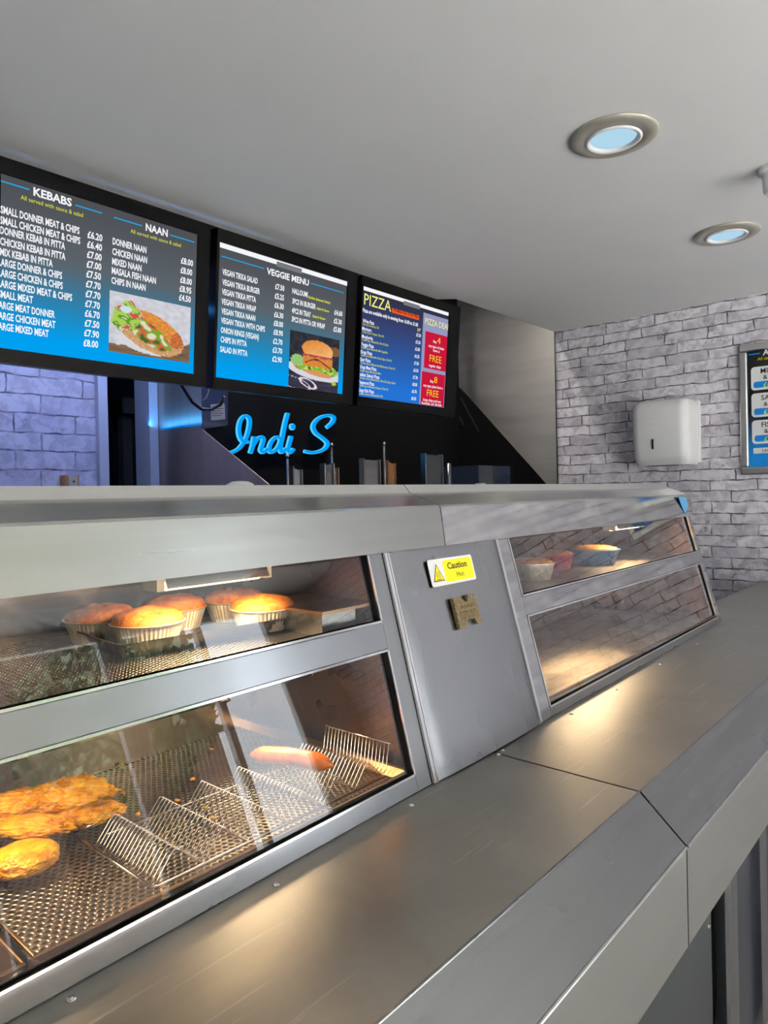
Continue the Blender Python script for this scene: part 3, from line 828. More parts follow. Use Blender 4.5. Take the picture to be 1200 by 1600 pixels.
# ------------------------------------------------------------------ menu screens
YT, YBt, ZT, ZB = 2.10, 2.152, 2.405, 1.828
nb = Vector((0, -(ZT-ZB), -(YBt-YT))).normalized()    # screen normal, towards the room
nd = nb.dot(Vector((0, YT, ZT)))
def scr(x, b, off=0.0):     # x along the counter, b 0 (top) .. 1 (bottom)
    return Vector((x, YT+(YBt-YT)*b, ZT+(ZB-ZT)*b)) + nb*off
HS = (scr(0, 1)-scr(0, 0)).length
def spx(x, y):
    p = on(x, y, nb, nd+.001); return p.x, (ZT-p.z)/(ZT-ZB)
def vnoise(x, y, s): return mnoise.noise(Vector((x, y, s)))
def picture(parent, name, q, nx, ny, paint, off):   # q: x0,x1,b0,b1
    mb = MB(); x0, x1, b0, b1 = q
    for j in range(ny+1):
        for i in range(nx+1):
            u, v = i/nx, j/ny
            mb.v.append(tuple(scr(x0+(x1-x0)*u, b0+(b1-b0)*v, off))); c = paint(u, v); mb.c.append((*rgb(*[max(0, min(255, k)) for k in c]), 1))
    for j in range(ny):
        for i in range(nx):
            a = j*(nx+1)+i; mb.f.append((a, a+nx+1, a+nx+2, a+1))
    return mesh_obj(name, mb, M['emit'], parent)
def mixc(a, b, t): t = max(0, min(1, t)); return tuple(x+(y-x)*t for x, y in zip(a, b))
def screen(x0, x1, label, dx0, dx1, db0, db1, grad):
    t = thing('menu_screen', tuple(scr((x0+x1)/2, 1)), label, 'menu screen', None)
    body = MB().slab([scr(x0, 0, -.045), scr(x1, 0, -.045), scr(x1, 1, -.045), scr(x0, 1, -.045)], nb*.037)
    mesh_obj('casing', body, M['bezel'], t)
    fr = MB()
    for (a0, a1, c0, c1) in ((x0, x1, 0, db0), (x0, x1, db1, 1), (x0, dx0, db0, db1), (dx1, x1, db0, db1)):
        fr.slab([scr(a0, c0, -.008), scr(a1, c0, -.008), scr(a1, c1, -.008), scr(a0, c1, -.008)], nb*.011)
    mesh_obj('bezel', fr, M['bezel'], t)
    picture(t, 'display', (dx0, dx1, db0, db1), 8, 24, grad, -.002)
    return t
def grad_menu(u, v):
    top = (84, 87, 90)
    if v < .42: return mixc((78, 80, 84), (92, 100, 108), v/.42)
    return mixc((92, 100, 108), (0, 160, 240), ((v-.42)/.50)**1.05)
def texter(cs, ox, oy):
    def conv(x, y): return spx(ox+x/cs, oy+y/cs)
    return conv
def row(mb, conv, body, xl, yl, xr, yr, cap, off=0.0006, bold=.028):
    a, b1 = conv(xl, yl); c, b2 = conv(xr, yr); bb = (b1+b2)/2
    put_text(mb, body, lambda x, y: scr(x, bb-y/HS, off), a, c-a, 0, cap, bold)
def bar(mb, conv, xl, yl, xr, yr, th, off=.0006):
    a, b1 = conv(xl, yl); c, b2 = conv(xr, yr); bb = (b1+b2)/2
    mb.add([scr(a, bb-th/HS/2, off), scr(a, bb+th/HS/2, off), scr(c, bb+th/HS/2, off), scr(c, bb-th/HS/2, off)], [(0, 1, 2, 3)])

def columns(parent, conv, rows, cuts, cap, mat='e_white', name='menu_text', bold=.028):
    for a, b in zip(cuts, cuts[1:]):
        mb = MB()
        for r_ in rows[a:b]: row(mb, conv, *r_, cap, bold=bold)
        mesh_obj(name, mb, M[mat], parent)
# ---- screen with kebabs
cv = texter(3.636, 0, 240)
dxr = cv(1112, 850)[0]; dbt = cv(1125, 460)[1]; dbb = cv(1100, 1252)[1]
s1 = screen(.742, 1.484, 'leftmost menu screen, headed Kebabs and Naan', .782, dxr, dbt, dbb, grad_menu)
tw, tb, ty = MB(), MB(), MB()
L = [('SMALL DONNER MEAT & CHIPS', 3, 335, 452, 458), ('SMALL CHICKEN MEAT & CHIPS', 0, 395, 456, 515), ('DONNER KEBAB IN PITTA', 0, 450, 370, 548),
     ('CHICKEN KEBAB IN PITTA', 0, 512, 372, 608), ('MIX KEBAB IN PITTA', 0, 572, 300, 647), ('LARGE DONNER & CHIPS', -10, 628, 353, 717),
     ('LARGE CHICKEN & CHIPS', -10, 688, 357, 775), ('LARGE MIXED MEAT & CHIPS', -12, 748, 410, 843), ('SMALL MEAT', -12, 810, 188, 855),
     ('LARGE MEAT DONNER', -22, 870, 312, 938), ('LARGE CHICKEN MEAT', -22, 932, 315, 995), ('LARGE MIXED MEAT', -25, 990, 277, 1048),
     ('£6.20', 497, 478, 582, 497), ('£6.40', 495, 533, 580, 552), ('£7.00', 494, 590, 578, 608), ('£7.00', 492, 645, 576, 662), ('£7.50', 490, 700, 574, 718),
     ('£7.70', 488, 757, 572, 773), ('£7.70', 486, 813, 571, 828), ('£7.70', 484, 870, 568, 882), ('£6.70', 482, 925, 567, 937), ('£7.50', 481, 980, 565, 992),
     ('£7.90', 478, 1035, 563, 1047), ('£8.00', 474, 1092, 558, 1103),
     ('DONNER NAAN', 640, 517, 832, 563), ('CHICKEN NAAN', 638, 575, 836, 620), ('MIXED NAAN', 637, 630, 804, 667), ('MASALA FISH NAAN', 635, 680, 886, 740), ('CHIPS IN NAAN', 633, 738, 827, 778),
     ('£8.00', 1028, 620, 1097, 643), ('£8.00', 1026, 675, 1092, 695), ('£8.00', 1024, 732, 1090, 747), ('£8.95', 1020, 780, 1087, 798), ('£4.50', 1017, 833, 1084, 845)]
columns(s1, cv, L, (0, 12, 24, 29, 34), .0205)
columns(s1, cv, [('KEBABS', 190, 238, 408, 298), ('NAAN', 828, 438, 953, 470)], (0, 1, 2), .023, 'e_white', 'heading_text', .03)
columns(s1, cv, [('All served with sauce & salad', 118, 258, 472, 362), ('All served with sauce & salad', 742, 447, 1027, 533)], (0, 1, 2), .0125, 'e_yel', 'subheading_text', 0)
for b_ in ((0, 152, 167, 205), (428, 290, 580, 340), (648, 362, 808, 410), (965, 460, 1105, 505)):
    tb = MB(); bar(tb, cv, *b_, .004); mesh_obj('rule_line', tb, M['e_blue'], s1)
def in_ell(u, v, cx, cy, rx, ry, ang=0):
    c, s = math.cos(ang), math.sin(ang); dx, dy = u-cx, v-cy
    return ((dx*c+dy*s)/rx)**2+((-dx*s+dy*c)/ry)**2
def paint_kebab(u, v):
    n = vnoise(u*14, v*14, 1); n2 = vnoise(u*34, v*34, 2)
    c = (206+18*n, 206+18*n, 214+18*n)
    wob = .03*vnoise(u*6, 3, 4)
    if v > .86+wob-.55*max(0, u-.62): c = (122+40*vnoise(u*4, v*40, 6), 98+30*vnoise(u*4, v*40, 6), 76)
    if in_ell(u, v, .42, .78, .36, .16, .25) < 1 and v > .7: c = (214, 214, 222)
    if in_ell(u, v, .50, .58, .46, .30, .62) < 1+.1*n:
        c = (206+24*n2, 158+34*n2, 112+30*n2)
        if in_ell(u, v, .70, .46, .40, .15, .68) < 1+.1*n: c = (222+20*n2, 142+50*n2, 66+40*n2)
        if in_ell(u, v, .86, .62, .11, .17, .5) < 1: c = (196+40*n2, 110+50*n2, 62+40*n2)
        if in_ell(u, v, .44, .58, .40, .15, .74) < 1+.3*n2:
            k = vnoise(u*9, v*9, 9)
            c = (226, 214, 196) if k > .12 else ((122, 168, 46) if k > -.12 else ((214, 92, 74) if k > -.3 else (66, 110, 48)))
    if in_ell(u, v, .20, .38, .17, .26, .2) < 1+.35*n:
        k = vnoise(u*10, v*10, 12)
        c = (168, 206, 84) if k > .05 else ((96, 148, 50) if k > -.15 else ((212, 226, 190) if k > -.28 else (214, 84, 66)))
    if in_ell(u, v, .19, .26, .07, .06) < 1: c = (206, 222, 226)
    return c
x0, b0 = cv(624, 770); x1, b1 = cv(1076, 1195)
b0 = (cv(630, 770)[1]+cv(1083, 880)[1])/2; b1 = (cv(612, 1115)[1]+cv(1068, 1195)[1])/2
picture(s1, 'food_picture', (x0, x1, b0, b1), 90, 66, paint_kebab, .0006)

# ---- veggie screen
cv = texter(3.0, 320, 350)
d_l = cv(60, 400)[0]; d_r = cv(657, 540)[0]; dbt = (cv(68, 78)[1]+cv(670, 270)[1])/2; dbb = (cv(52, 718)[1]+cv(645, 798)[1])/2
s2 = screen(1.514, 2.254, 'middle menu screen, headed Veggie Menu', d_l, d_r, dbt, dbb, grad_menu)
tw, th, tb, ty, tg = MB(), MB(), MB(), MB(), MB()
L = [('VEGAN TIKKA SALAD', 82, 238, 248, 278), ('VEGAN TIKKA BURGER', 82, 286, 258, 327), ('VEGAN TIKKA PITTA', 80, 332, 240, 365), ('VEGAN TIKKA WRAP', 78, 378, 240, 408),
     ('VEGAN TIKKA NAAN', 78, 422, 237, 452), ('VEGAN TIKKA WITH CHIPS', 76, 466, 282, 503), ('ONION RINGS (VEGAN)', 75, 508, 253, 543), ('CHIPS IN PITTA', 74, 552, 197, 575), ('SALAD IN PITTA', 72, 598, 200, 620),
     ('£7.50', 330, 303, 373, 315), ('£5.25', 328, 348, 371, 358), ('£6.30', 327, 392, 370, 400), ('£6.30', 325, 435, 368, 443), ('£8.00', 323, 476, 367, 484), ('£8.90', 322, 518, 366, 525),
     ('£2.70', 320, 560, 364, 567), ('£3.70', 318, 602, 363, 608), ('£2.90', 316, 643, 361, 650),
     ('HALLOUMI', 410, 324, 482, 343), ('3PCS IN BURGER', 410, 373, 520, 398), ('4PCS IN TRAY', 408, 418, 497, 435), ('3PCS IN PITTA OR WRAP', 407, 458, 563, 490),
     ('£4.60', 607, 424, 645, 433), ('£5.30', 605, 464, 642, 472), ('£5.80', 603, 503, 640, 510)]
columns(s2, cv, L, (0, 9, 18, 22, 25), .0205)
row(th, cv, 'VEGGIE MENU', 290, 238, 488, 285, .024, bold=.03); mesh_obj('heading_text', th, M['e_white'], s2)
columns(s2, cv, [('(Grilled, Battered, Panko)', 485, 348, 588, 374), ('Salad & Sauce', 525, 400, 583, 414), ('Salad & Sauce', 505, 436, 565, 450)], (0, 1, 2, 3), .0095, 'e_yel', 'subheading_text')
for b_ in ((78, 151, 280, 208), (497, 277, 652, 323)):
    tb = MB(); bar(tb, cv, *b_, .004); mesh_obj('rule_line', tb, M['e_blue'], s2)
wb2 = MB(); bar(wb2, cv, 68, 92, 670, 284, .018, .0004); mesh_obj('top_bar', wb2, M['e_white'], s2)
bar(tg, cv, 337, 186, 455, 222, .020, .0008); mesh_obj('top_tab', tg, M['e_grey'], s2)
def paint_burger(u, v):
    n = vnoise(u*12, v*12, 21); n2 = vnoise(u*30, v*30, 22)
    c = (50+14*n, 50+14*n, 58+16*n)
    if v > .76: c = (52+26*abs(vnoise(u*3, v*22, 25)), 52+24*abs(vnoise(u*3, v*22, 25)), 64+44*abs(vnoise(u*3, v*22, 25)))
    if in_ell(u, v, .52, .66, .56, .15, .10) < 1: c = (216, 214, 220)
    if in_ell(u, v, .20, .61, .11, .05, .2) < 1: c = (186, 128, 84)
    if in_ell(u, v, .88, .24, .16, .09) < 1+.3*n: c = (128+30*n2, 92, 60)
    if in_ell(u, v, .56, .60, .42, .12, .08) < 1+.35*n2:
        k = vnoise(u*9, v*12, 27); c = (120, 190, 60) if k > 0 else ((206, 220, 90) if k > -.2 else (60, 120, 60))
    if in_ell(u, v, .16, .50, .13, .10) < 1+.4*n2: c = (150+40*n2, 196, 120)
    if in_ell(u, v, .58, .69, .28, .05, .1) < 1: c = (218, 150, 96)
    if .27 < u < .86 and .39 < v < .58+.03*n: c = (212+26*n2, 138+34*n2, 62+30*n2)
    if abs(v-.50-.06*math.sin(u*9)) < .012+.01*n and .3 < u < .84: c = (120, 40, 44)
    if .25 < u < .87 and abs(v-.375-.01*math.sin(u*30)) < .026: c = (176+40*n2, 70+50*n2, 86)
    if in_ell(u, v, .555, .27, .315, .175, .05) < 1 and v < .352+.02*u:
        sh = (u-.3)*.9; c = mixc((226, 140, 66), (250, 214, 150), sh*.6+(v-.15)*1.6+.2*n)
    e = in_ell(u, v, .38, .885, .19, .075, .35)
    if .55 < e < 1: c = (230, 216, 234)
    e = in_ell(u, v, .10, .90, .34, .10, .2)
    if .86 < e < 1: c = (232, 214, 232)
    if in_ell(u, v, .91, .83, .05, .035) < 1: c = (176, 196, 70)
    return c
b0 = (cv(402, 485)[1]+cv(635, 555)[1])/2; b1 = (cv(388, 762)[1]+cv(622, 797)[1])/2
picture(s2, 'food_picture', (cv(396, 620)[0], cv(627, 680)[0], b0, b1), 70, 84, paint_burger, .0006)

# ---- pizza screen
cv = texter(7.06, 550, 440)
d_l = cv(98, 650)[0]; d_r = cv(1040, 870)[0]; dbt = (cv(130, 40)[1]+cv(1080, 350)[1])/2; dbb = (cv(62, 1262)[1]+cv(1000, 1390)[1])/2
def grad_pizza(u, v):
    if v < .3: return mixc((50, 50, 62), (56, 66, 112), v/.3)
    return mixc((56, 66, 112), (36, 116, 214), (v-.3)/.6)
s3 = screen(2.284, 3.046, 'rightmost menu screen, headed Pizza with red deal boxes', d_l, d_r, dbt, dbb, grad_pizza)
def quad(mb, q, off):
    x0, x1, b0, b1 = q; mb.add([scr(x0, b0, off), scr(x0, b1, off), scr(x1, b1, off), scr(x1, b0, off)], [(0, 1, 2, 3)]); return mb
def rect(tl, tr, br, bl):
    return ((cv(*tl)[0]+cv(*bl)[0])/2, (cv(*tr)[0]+cv(*br)[0])/2, (cv(*tl)[1]+cv(*tr)[1])/2, (cv(*bl)[1]+cv(*br)[1])/2)
mesh_obj('deal_panel', quad(MB(), rect((797, 342), (1080, 425), (1000, 1390), (735, 1348)), .0003), emit('screen_lavender', rgb(150, 154, 190)), s3)
mesh_obj('deal_box', quad(MB(), rect((820, 550), (1065, 607), (1030, 988), (783, 955)), .0006), M['e_red'], s3)
mesh_obj('deal_box', quad(MB(), rect((783, 992), (1035, 1032), (1003, 1390), (745, 1347)), .0006), M['e_red'], s3)
wb3 = MB(); bar(wb3, cv, 130, 68, 1080, 368, .017, .0005); mesh_obj('top_bar', wb3, M['e_white'], s3)
tg = MB(); bar(tg, cv, 570, 232, 750, 288, .019, .0008); mesh_obj('top_tab', tg, M['e_grey'], s3)
th = MB(); row(th, cv, 'PIZZA', 134, 248, 430, 335, .050, bold=.0); mesh_obj('heading_text', th, M['e_pale'], s3)
ob_ = MB(); bar(ob_, cv, 442, 322, 740, 395, .021, .0005); mesh_obj('offer_bar', ob_, M['e_orange'], s3)
tr_ = MB(); row(tr_, cv, 'We Make Only 10 Inch Pizza', 455, 325, 730, 400, .012, .0008); mesh_obj('offer_text', tr_, M['e_darkred'], s3)
tw, ty, tp_ = MB(), MB(), MB()
row(tw, cv, 'Pizza are available only in evening from 16.00 to 21.00', 120, 330, 728, 498, .0165)
names = [('White Pizza', 118, 447, 245, 478), ('Marinara', 112, 532, 215, 555), ('Margherita', 108, 620, 230, 645), ('Veggie Pizza', 103, 705, 240, 733), ('Kings Pizza', 97, 790, 222, 812),
         ('East Pizza', 92, 872, 205, 893), ('Kings Meat Pizza', 87, 955, 270, 985), ('Italian Salami Pizza', 82, 1038, 303, 1075), ('Pepperoni Pizza', 77, 1122, 245, 1150), ('Kings Fish Pizza', 70, 1210, 243, 1235)]
subs = [('Olive Oil, Rosemary, Salt', 115, 480, 298, 520), ('Tomato Sauce, Oregano, Olive Oil', 110, 562, 350, 615), ('Tomato Sauce, Mozzarella, Olive Oil, Basil', 105, 650, 400, 712),
        ('Tomato Sauce, Mozzarella, Mix Vegetables', 100, 735, 393, 795), ('Tomato Sauce, Mozzarella, Onion, Pepper, Olive Oil', 95, 818, 437, 885), ('Tomato Sauce, Mozzarella, Mushrooms, Olive Oil', 90, 905, 472, 972),
        ('Tomato Sauce, Mozzarella, Meat', 85, 985, 320, 1030), ('Tomato Sauce, Mozzarella, Olive Oil, Spicy Salami', 80, 1062, 480, 1140), ('Tomato Sauce, Mozzarella, Pepperoni, Olive Oil', 75, 1148, 397, 1207), ('Tomato Sauce, Mozzarella, Fish', 68, 1238, 340, 1282)]
prices = ['£5.50', '£5.30', '£5.80', '£6.20', '£7.00', '£6.30', '£7.30', '£8.00', '£6.70', '£8.50']
mesh_obj('opening_hours_text', tw, M['e_white'], s3)
columns(s3, cv, names, range(11), .0155, bold=.02)
columns(s3, cv, [(pr, 708-6.0*k, 603+77.6*k, 761-6.0*k, 614+77.6*k) for k, pr in enumerate(prices)], (0, 10), .0155, bold=.02)
columns(s3, cv, subs, range(11), .0105, 'e_yel', 'topping_text', .004)
row(ty, cv, '10"', 722, 548, 757, 555, .015); mesh_obj('size_text', ty, M['e_yel'], s3)
row(tp_, cv, 'PIZZA DEAL', 806, 465, 1072, 538, .030, .0009, .0)
mesh_obj('deal_heading', tp_, M['e_pale'], s3)
dw, dg = MB(), MB()
for r_ in (('Buy', 897, 672, 935, 682), ('any type of pizza', 845, 720, 1015, 755), ('have a', 895, 772, 965, 785), ('regular chips', 848, 938, 980, 958), ('Buy', 863, 1110, 900, 1118),
           ('any type pizza have a', 787, 1155, 1000, 1188), ('large chips and any', 785, 1315, 980, 1338), ('bottle of drink', 770, 1350, 990, 1378)): row(dw, cv, *r_, .0130, .0009, .015)
for r_ in (('4', 940, 680, 975, 692, .032), ('FREE', 855, 880, 985, 902, .034), ('8', 905, 1115, 940, 1125, .032), ('FREE', 825, 1258, 953, 1282, .034)):
    dg = MB(); row(dg, cv, *r_[:5], r_[5], .0009, .0); mesh_obj('deal_number', dg, M['e_gold'], s3)
mesh_obj('deal_text', dw, M['e_white'], s3)

# hanger rail carrying the screens, with blue LED strip behind
br = MB().box(.70, 2.99, 2.19, 2.222, 2.30, 2.449)
for xx in (1.0, 1.9, 2.65): br.box(xx-.03, xx+.03, 2.155, 2.19, 2.25, 2.42)
o = mesh_obj('screen_rail', br, M['black']); tag(o, 'black mounting rail behind the row of menu screens', 'rail')
led = thing('blue_strip', (1.1, 2.26, 2.0), 'blue light strip behind the leftmost menu screen', 'light strip')
mesh_obj('strip', MB().box(.75, 2.0, 2.225, 2.232, 2.13, 2.15), M['led'], led)
l = area_light('led_light', (1.35, 2.24, 2.14), (math.radians(70), 0, 0), 1.3, .03, 4, (.30, .42, 1.0))
l.parent = led; l.matrix_parent_inverse = Matrix.Translation(-led.location)
# loose cable under the screens
pts = [onY(283, 601, 2.19), onY(290, 612, 2.2), onY(300, 628, 2.22), onY(314, 639, 2.24), onY(330, 640, 2.25), onY(345, 632, 2.24), onY(350, 620, 2.2)]
pts = [onY(280, 590, 2.18)] + pts
o = mesh_obj('cable', MB().tube(pts, .006, 8), M['black'], smooth=True); tag(o, 'black cable looping down from the left menu screen', 'cable')
o = mesh_obj('cable', MB().tube([onY(327, 598, 2.18), onY(326, 612, 2.19), onY(322, 622, 2.2), onY(314, 628, 2.21)], .0025, 8), M['dark_steel'], smooth=True)
tag(o, 'thin grey lead hanging between the left and middle menu screens', 'cable')

# ------------------------------------------------------------------ range and extractor hood
XH, YH = 1.78, 2.61
rh = thing('extractor_hood', (2.8, 2.7, 1.3), 'black extractor hood with steel left cheek, behind the Indi S lettering', 'extractor hood')
zb1 = onX(315, 672, XH).z; ztip = onX(420, 757, XH)
side = MB().slab([(XH, 2.995, 2.9), (XH, YH, 2.9), (XH, YH, zb1), (XH, ztip.y, ztip.z), (XH, ztip.y-.05, 1.35), (XH, 2.995, 1.0)], (.004, 0, 0))
mesh_obj('steel_cheek', side, M['cheek'], rh, label='stainless side cheek')
ls = thing('blue_strip', (XH-.01, 2.8, 1.74), 'added glowing line in place of the blue reflection along the fold of the steel hood cheek', 'light strip')  # glowing tube stands in for blue light mirrored in the sheet's fold
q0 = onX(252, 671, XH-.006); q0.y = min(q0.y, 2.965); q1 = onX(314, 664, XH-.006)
mesh_obj('strip', MB().tube([q0, q0.lerp(q1, .5)+Vector((0, 0, .004)), q1], .0035, 8), M['fold_glow'], ls, smooth=True)
l = area_light('added_fold_light', (XH-.05, (q0.y+q1.y)/2, q0.z+.02), (0, math.radians(-150), 0), .03, .4, .35, (.05, .38, 1.0)); l.parent = ls; l.matrix_parent_inverse = Matrix.Translation(-ls.location)  # added lamp for the blue sheen above the fold
mesh_obj('blue_lit_front', MB().slab([onY(316, 560, YH-.004), onY(356, 560, YH-.004), onY(356, 664, YH-.004), onY(316, 671, YH-.004)], (0, .004, 0)), M['blue_panel'], rh)  # blue light on the steel is put into this plate's dark colour
XR = onY(717, 600, YH).x
mesh_obj('front_panel', MB().box(XH+.006, XR, YH, YH+.02, 1.35, 2.9), M['black_matt'], rh)
cA = onX(719, 606, XR); cB = onX(853, 756, XR)
mesh_obj('right_cheek', MB().slab([(XR, cA.y, cA.z), (XR, cB.y, cB.z), (XR, cB.y, 1.315), (XR, 2.99, 1.315), (XR, 2.99, cA.z)], (.006, 0, 0)), M['black_matt'], rh)
mesh_obj('seam', MB().tube([onX(703, 628, XR-.002), onX(725, 664, XR-.002)], .002, 5).tube([onX(720, 622, XR-.002), onX(748, 674, XR-.002)], .002, 5), M['dark_steel'], rh)
pl_ = [onY(329, 632, YH-.006), onY(351, 630, YH-.006), onY(352, 655, YH-.006), onY(330, 657, YH-.006)]
mesh_obj('rating_label', MB().slab(pl_, (0, .0015, 0)), M['grey_plastic'], rh, label='pale printed label')
pr_ = MB()
for k in range(5):
    a = onY(331, 636+k*3.6, YH-.0065); b = onY(346+(k % 2)*3, 635+k*3.6, YH-.0065)
    pr_.add([a, b, b+Vector((0, 0, .003)), a+Vector((0, 0, .003))], [(0, 1, 2, 3)])
mesh_obj('label_lines', pr_, M['ink'], rh)
rg = thing('frying_range', (2.9, 2.45, 0), 'steel frying range behind the counter, mostly hidden below the hood line', 'range')
mesh_obj('body', MB().box(XH+.05, XR+.2, 2.14, 2.58, 0, 1.30), M['dark_steel'], rg)
mesh_obj('top', MB().box(XH+.05, XR+.2, 2.13, 2.59, 1.30, 1.31), M['black'], rg)

# Indi S lettering
def catmull(P, n=8):
    P = [Vector((*p, 0)) for p in P]; out = []
    for i in range(len(P)-1):
        p0 = P[max(0, i-1)]; p1 = P[i]; p2 = P[i+1]; p3 = P[min(len(P)-1, i+2)]
        for k in range(n):
            t = k/n
            out.append(.5*((2*p1)+(p2-p0)*t+(2*p0-5*p1+4*p2-p3)*t*t+(3*p1-p0-3*p2+p3)*t**3))
    out.append(P[-1]); return out
YL = YH-.02
def lpt(x, y, d): return onY(340+x/6, 630+y/6, YL)+Vector((0, d, 0))
def stroke(mb, P, w, d, th):
    S = catmull(P); n = len(S); L_ = []
    for i, p in enumerate(S):
        t = (S[min(n-1, i+1)]-S[max(0, i-1)]).normalized(); nn = Vector((-t.y, t.x, 0))
        ww = w*(.82+.25*abs(t.y))/2
        L_.append((p+nn*ww, p-nn*ww))
    o = len(mb.v)
    for a, b in L_:
        mb.v += [tuple(lpt(a.x, a.y, d)), tuple(lpt(b.x, b.y, d)), tuple(lpt(a.x, a.y, d+th)), tuple(lpt(b.x, b.y, d+th))]
    for i in range(n-1):
        k = o+4*i
        mb.f += [(k, k+4, k+5, k+1), (k+2, k+3, k+7, k+6), (k, k+2, k+6, k+4), (k+1, k+5, k+7, k+3)]
    mb.f += [(o, o+1, o+3, o+2), (o+4*(n-1), o+4*(n-1)+2, o+4*(n-1)+3, o+4*(n-1)+1)]
LET = {'letter_I': [[(66, 462), (130, 462), (200, 432), (252, 372), (287, 300), (308, 210), (308, 150), (282, 118), (250, 128), (220, 175), (208, 250), (218, 312), (246, 356), (304, 363)]],
       'letter_n': [[(318, 468), (340, 390), (352, 312)], [(334, 410), (375, 345), (420, 315), (440, 340), (424, 400), (414, 440), (438, 460), (474, 428)]],
       'letter_d': [[(596, 330), (560, 318), (515, 360), (494, 420), (508, 458), (550, 442), (588, 390), (606, 332)], [(668, 92), (642, 190), (614, 330), (598, 420), (612, 460), (648, 426)]],
       'letter_i': [[(700, 308), (678, 390), (668, 442), (690, 462), (724, 428)]],
       'letter_S': [[(1034, 228), (1085, 180), (1098, 135), (1060, 114), (990, 126), (930, 168), (906, 222), (930, 278), (988, 322), (1036, 368), (1026, 414), (980, 446), (900, 462), (824, 448)]]}
sg = thing('shop_sign', tuple(lpt(600, 480, 0)), 'glowing blue Indi S script lettering on the black hood', 'sign')
sw = MB(); sw_e = MB()
for nm, strokes in LET.items():
    a_, b_ = MB(), MB()
    for P in strokes:
        stroke(a_, P, 25, 0, .006); stroke(b_, P, 33, .006, .012)
    if nm == 'letter_i':
        cpt = lpt(715, 220, 0); e = (lpt(737, 220, 0)-cpt).length; Rx = Matrix.Rotation(math.pi/2, 3, 'X')
        a_.lathe([(e*.8, 0), (e*.8, .008)], cpt+Vector((0, .008, 0)), 20, Rx); b_.lathe([(e*1.08, 0), (e*1.08, .016)], cpt+Vector((0, .024, 0)), 20, Rx)
    x = mesh_obj(nm, a_, M['sign'], sg); mesh_obj('edge', b_, M['sign_edge'], x)

# tools and lids standing on the range, seen over the hood crest
YU = 2.2
def plate(x0, x1, ytop, y, z0, mat, fmat, name, label, cat, slant=0):
    a = onY(x0, ytop, y); b = onY(x1, ytop+slant, y)
    t = thing(name, ((a.x+b.x)/2, y, z0), label, cat)
    mesh_obj('sheet', MB().slab([(a.x, y, z0), (b.x, y, z0), (b.x, y, b.z), (a.x, y, a.z)], (0, .02, 0)), mat, t)
    w = .006
    fr = MB().box(a.x-w, a.x+.001, y-.006, y+.024, z0, a.z+w); fr.box(b.x-.001, b.x+w, y-.006, y+.024, z0, b.z+w)
    mesh_obj('edging', fr, fmat, t)
    return t
def knob_rod(x, y0, y, z0, label):
    a = onY(x, y0, y); t = thing('knobbed_rod', (a.x, y, z0), label, 'handle', 'knobbed rods on the range')
    mesh_obj('rod', MB().tube([(a.x, y, z0), (a.x, y, a.z-.012)], .006, 10), M['steel_v'], t, smooth=True)
    mesh_obj('neck', MB().tube([(a.x, y, a.z-.035), (a.x, y, a.z-.010)], .0035, 8), M['dark_steel'], t, smooth=True)
    mesh_obj('knob', MB().lathe([(.001, -.009), (.006, -.007), (.009, 0), (.006, .007), (.001, .009)], (a.x, y, a.z), 14), M['trim_bright'], t, smooth=True)
ZR0 = 1.31
knob_rod(449, 712, YU, ZR0, 'leftmost knobbed rod on the range, below the letter d')
knob_rod(518, 695, YU+.05, ZR0, 'middle knobbed rod on the range, below the letter S')
knob_rod(600, 693, YU, ZR0, 'tallest knobbed rod on the range, right of the letter S')
plate(458, 470, 731, YU, ZR0, M['steel_v'], M['dark_steel'], 'upright_plate', 'narrow tan-grey upright plate left of the other range parts', 'plate', 5)
plate(507, 520, 726, YU-.03, ZR0, M['dark_steel'], M['steel_v'], 'upright_plate', 'dark upright plate below the letter S', 'plate', 0)
plate(521, 527, 730, YU-.02, ZR0, M['wood'], M['dark_steel'], 'upright_plate', 'thin brownish upright plate beside the dark plate below the S', 'plate', 3)
plate(568, 592, 718, YU, ZR0, M['dark_steel'], M['grey_plastic'], 'fryer_lid', 'dark framed fryer lid left of the tallest knobbed rod', 'lid', 2)
plate(606, 616, 721, YU, ZR0, M['wood'], M['wood'], 'upright_plate', 'orange-brown upright plate right of the tallest knobbed rod', 'plate', 5)
plate(664, 690, 710, YU, ZR0, M['grey_panel'], M['steel_v'], 'fryer_lid', 'wide grey framed fryer lid below the rightmost menu screen', 'lid', 2)
a = onY(701, 724, YU); o = mesh_obj('steel_tube', MB().tube([(a.x, YU, ZR0), (a.x, YU, a.z)], .013, 14), M['steel_v'], smooth=True)
tag(o, 'short upright steel tube right of the wide grey lid', 'tube')
p0 = onY(747, 727, 2.2); p1 = onY(769, 727, 2.2)
hb = thing('hopper_box', (p0.x+.15, 2.3, ZR0), 'dark steel box at the right end of the range', 'box')
p2 = onX(769, 724, p1.x)
mesh_obj('front_plate', MB().box(p0.x, p1.x, 2.195, 2.2, ZR0, p0.z), M['grey_panel'], hb, label='grey front plate')
mesh_obj('body', MB().box(p0.x, min(p1.x+.20, XR-.01), 2.201, 2.45, ZR0, p0.z), M['blue_panel'], hb)
# small things on the hood roof
a = onY(375, 757, 1.12)
o = mesh_obj('saucer', MB().lathe([(.0, .012), (.016, .011), (.026, .006), (.03, 0)][::-1], (a.x, 1.12, 1.4428), 28), M['white_plastic'], smooth=True)
tag(o, 'small white upturned saucer on the hood roof, left of the Indi S sign', 'saucer')
a = onY(751, 757, 1.12)
o = mesh_obj('clip', MB().box(a.x-.012, a.x+.012, 1.11, 1.13, 1.4428, 1.449), M['white_plastic'], bevel=.001)
tag(o, 'tiny pale clip on the hood roof, below the dark box', 'clip')

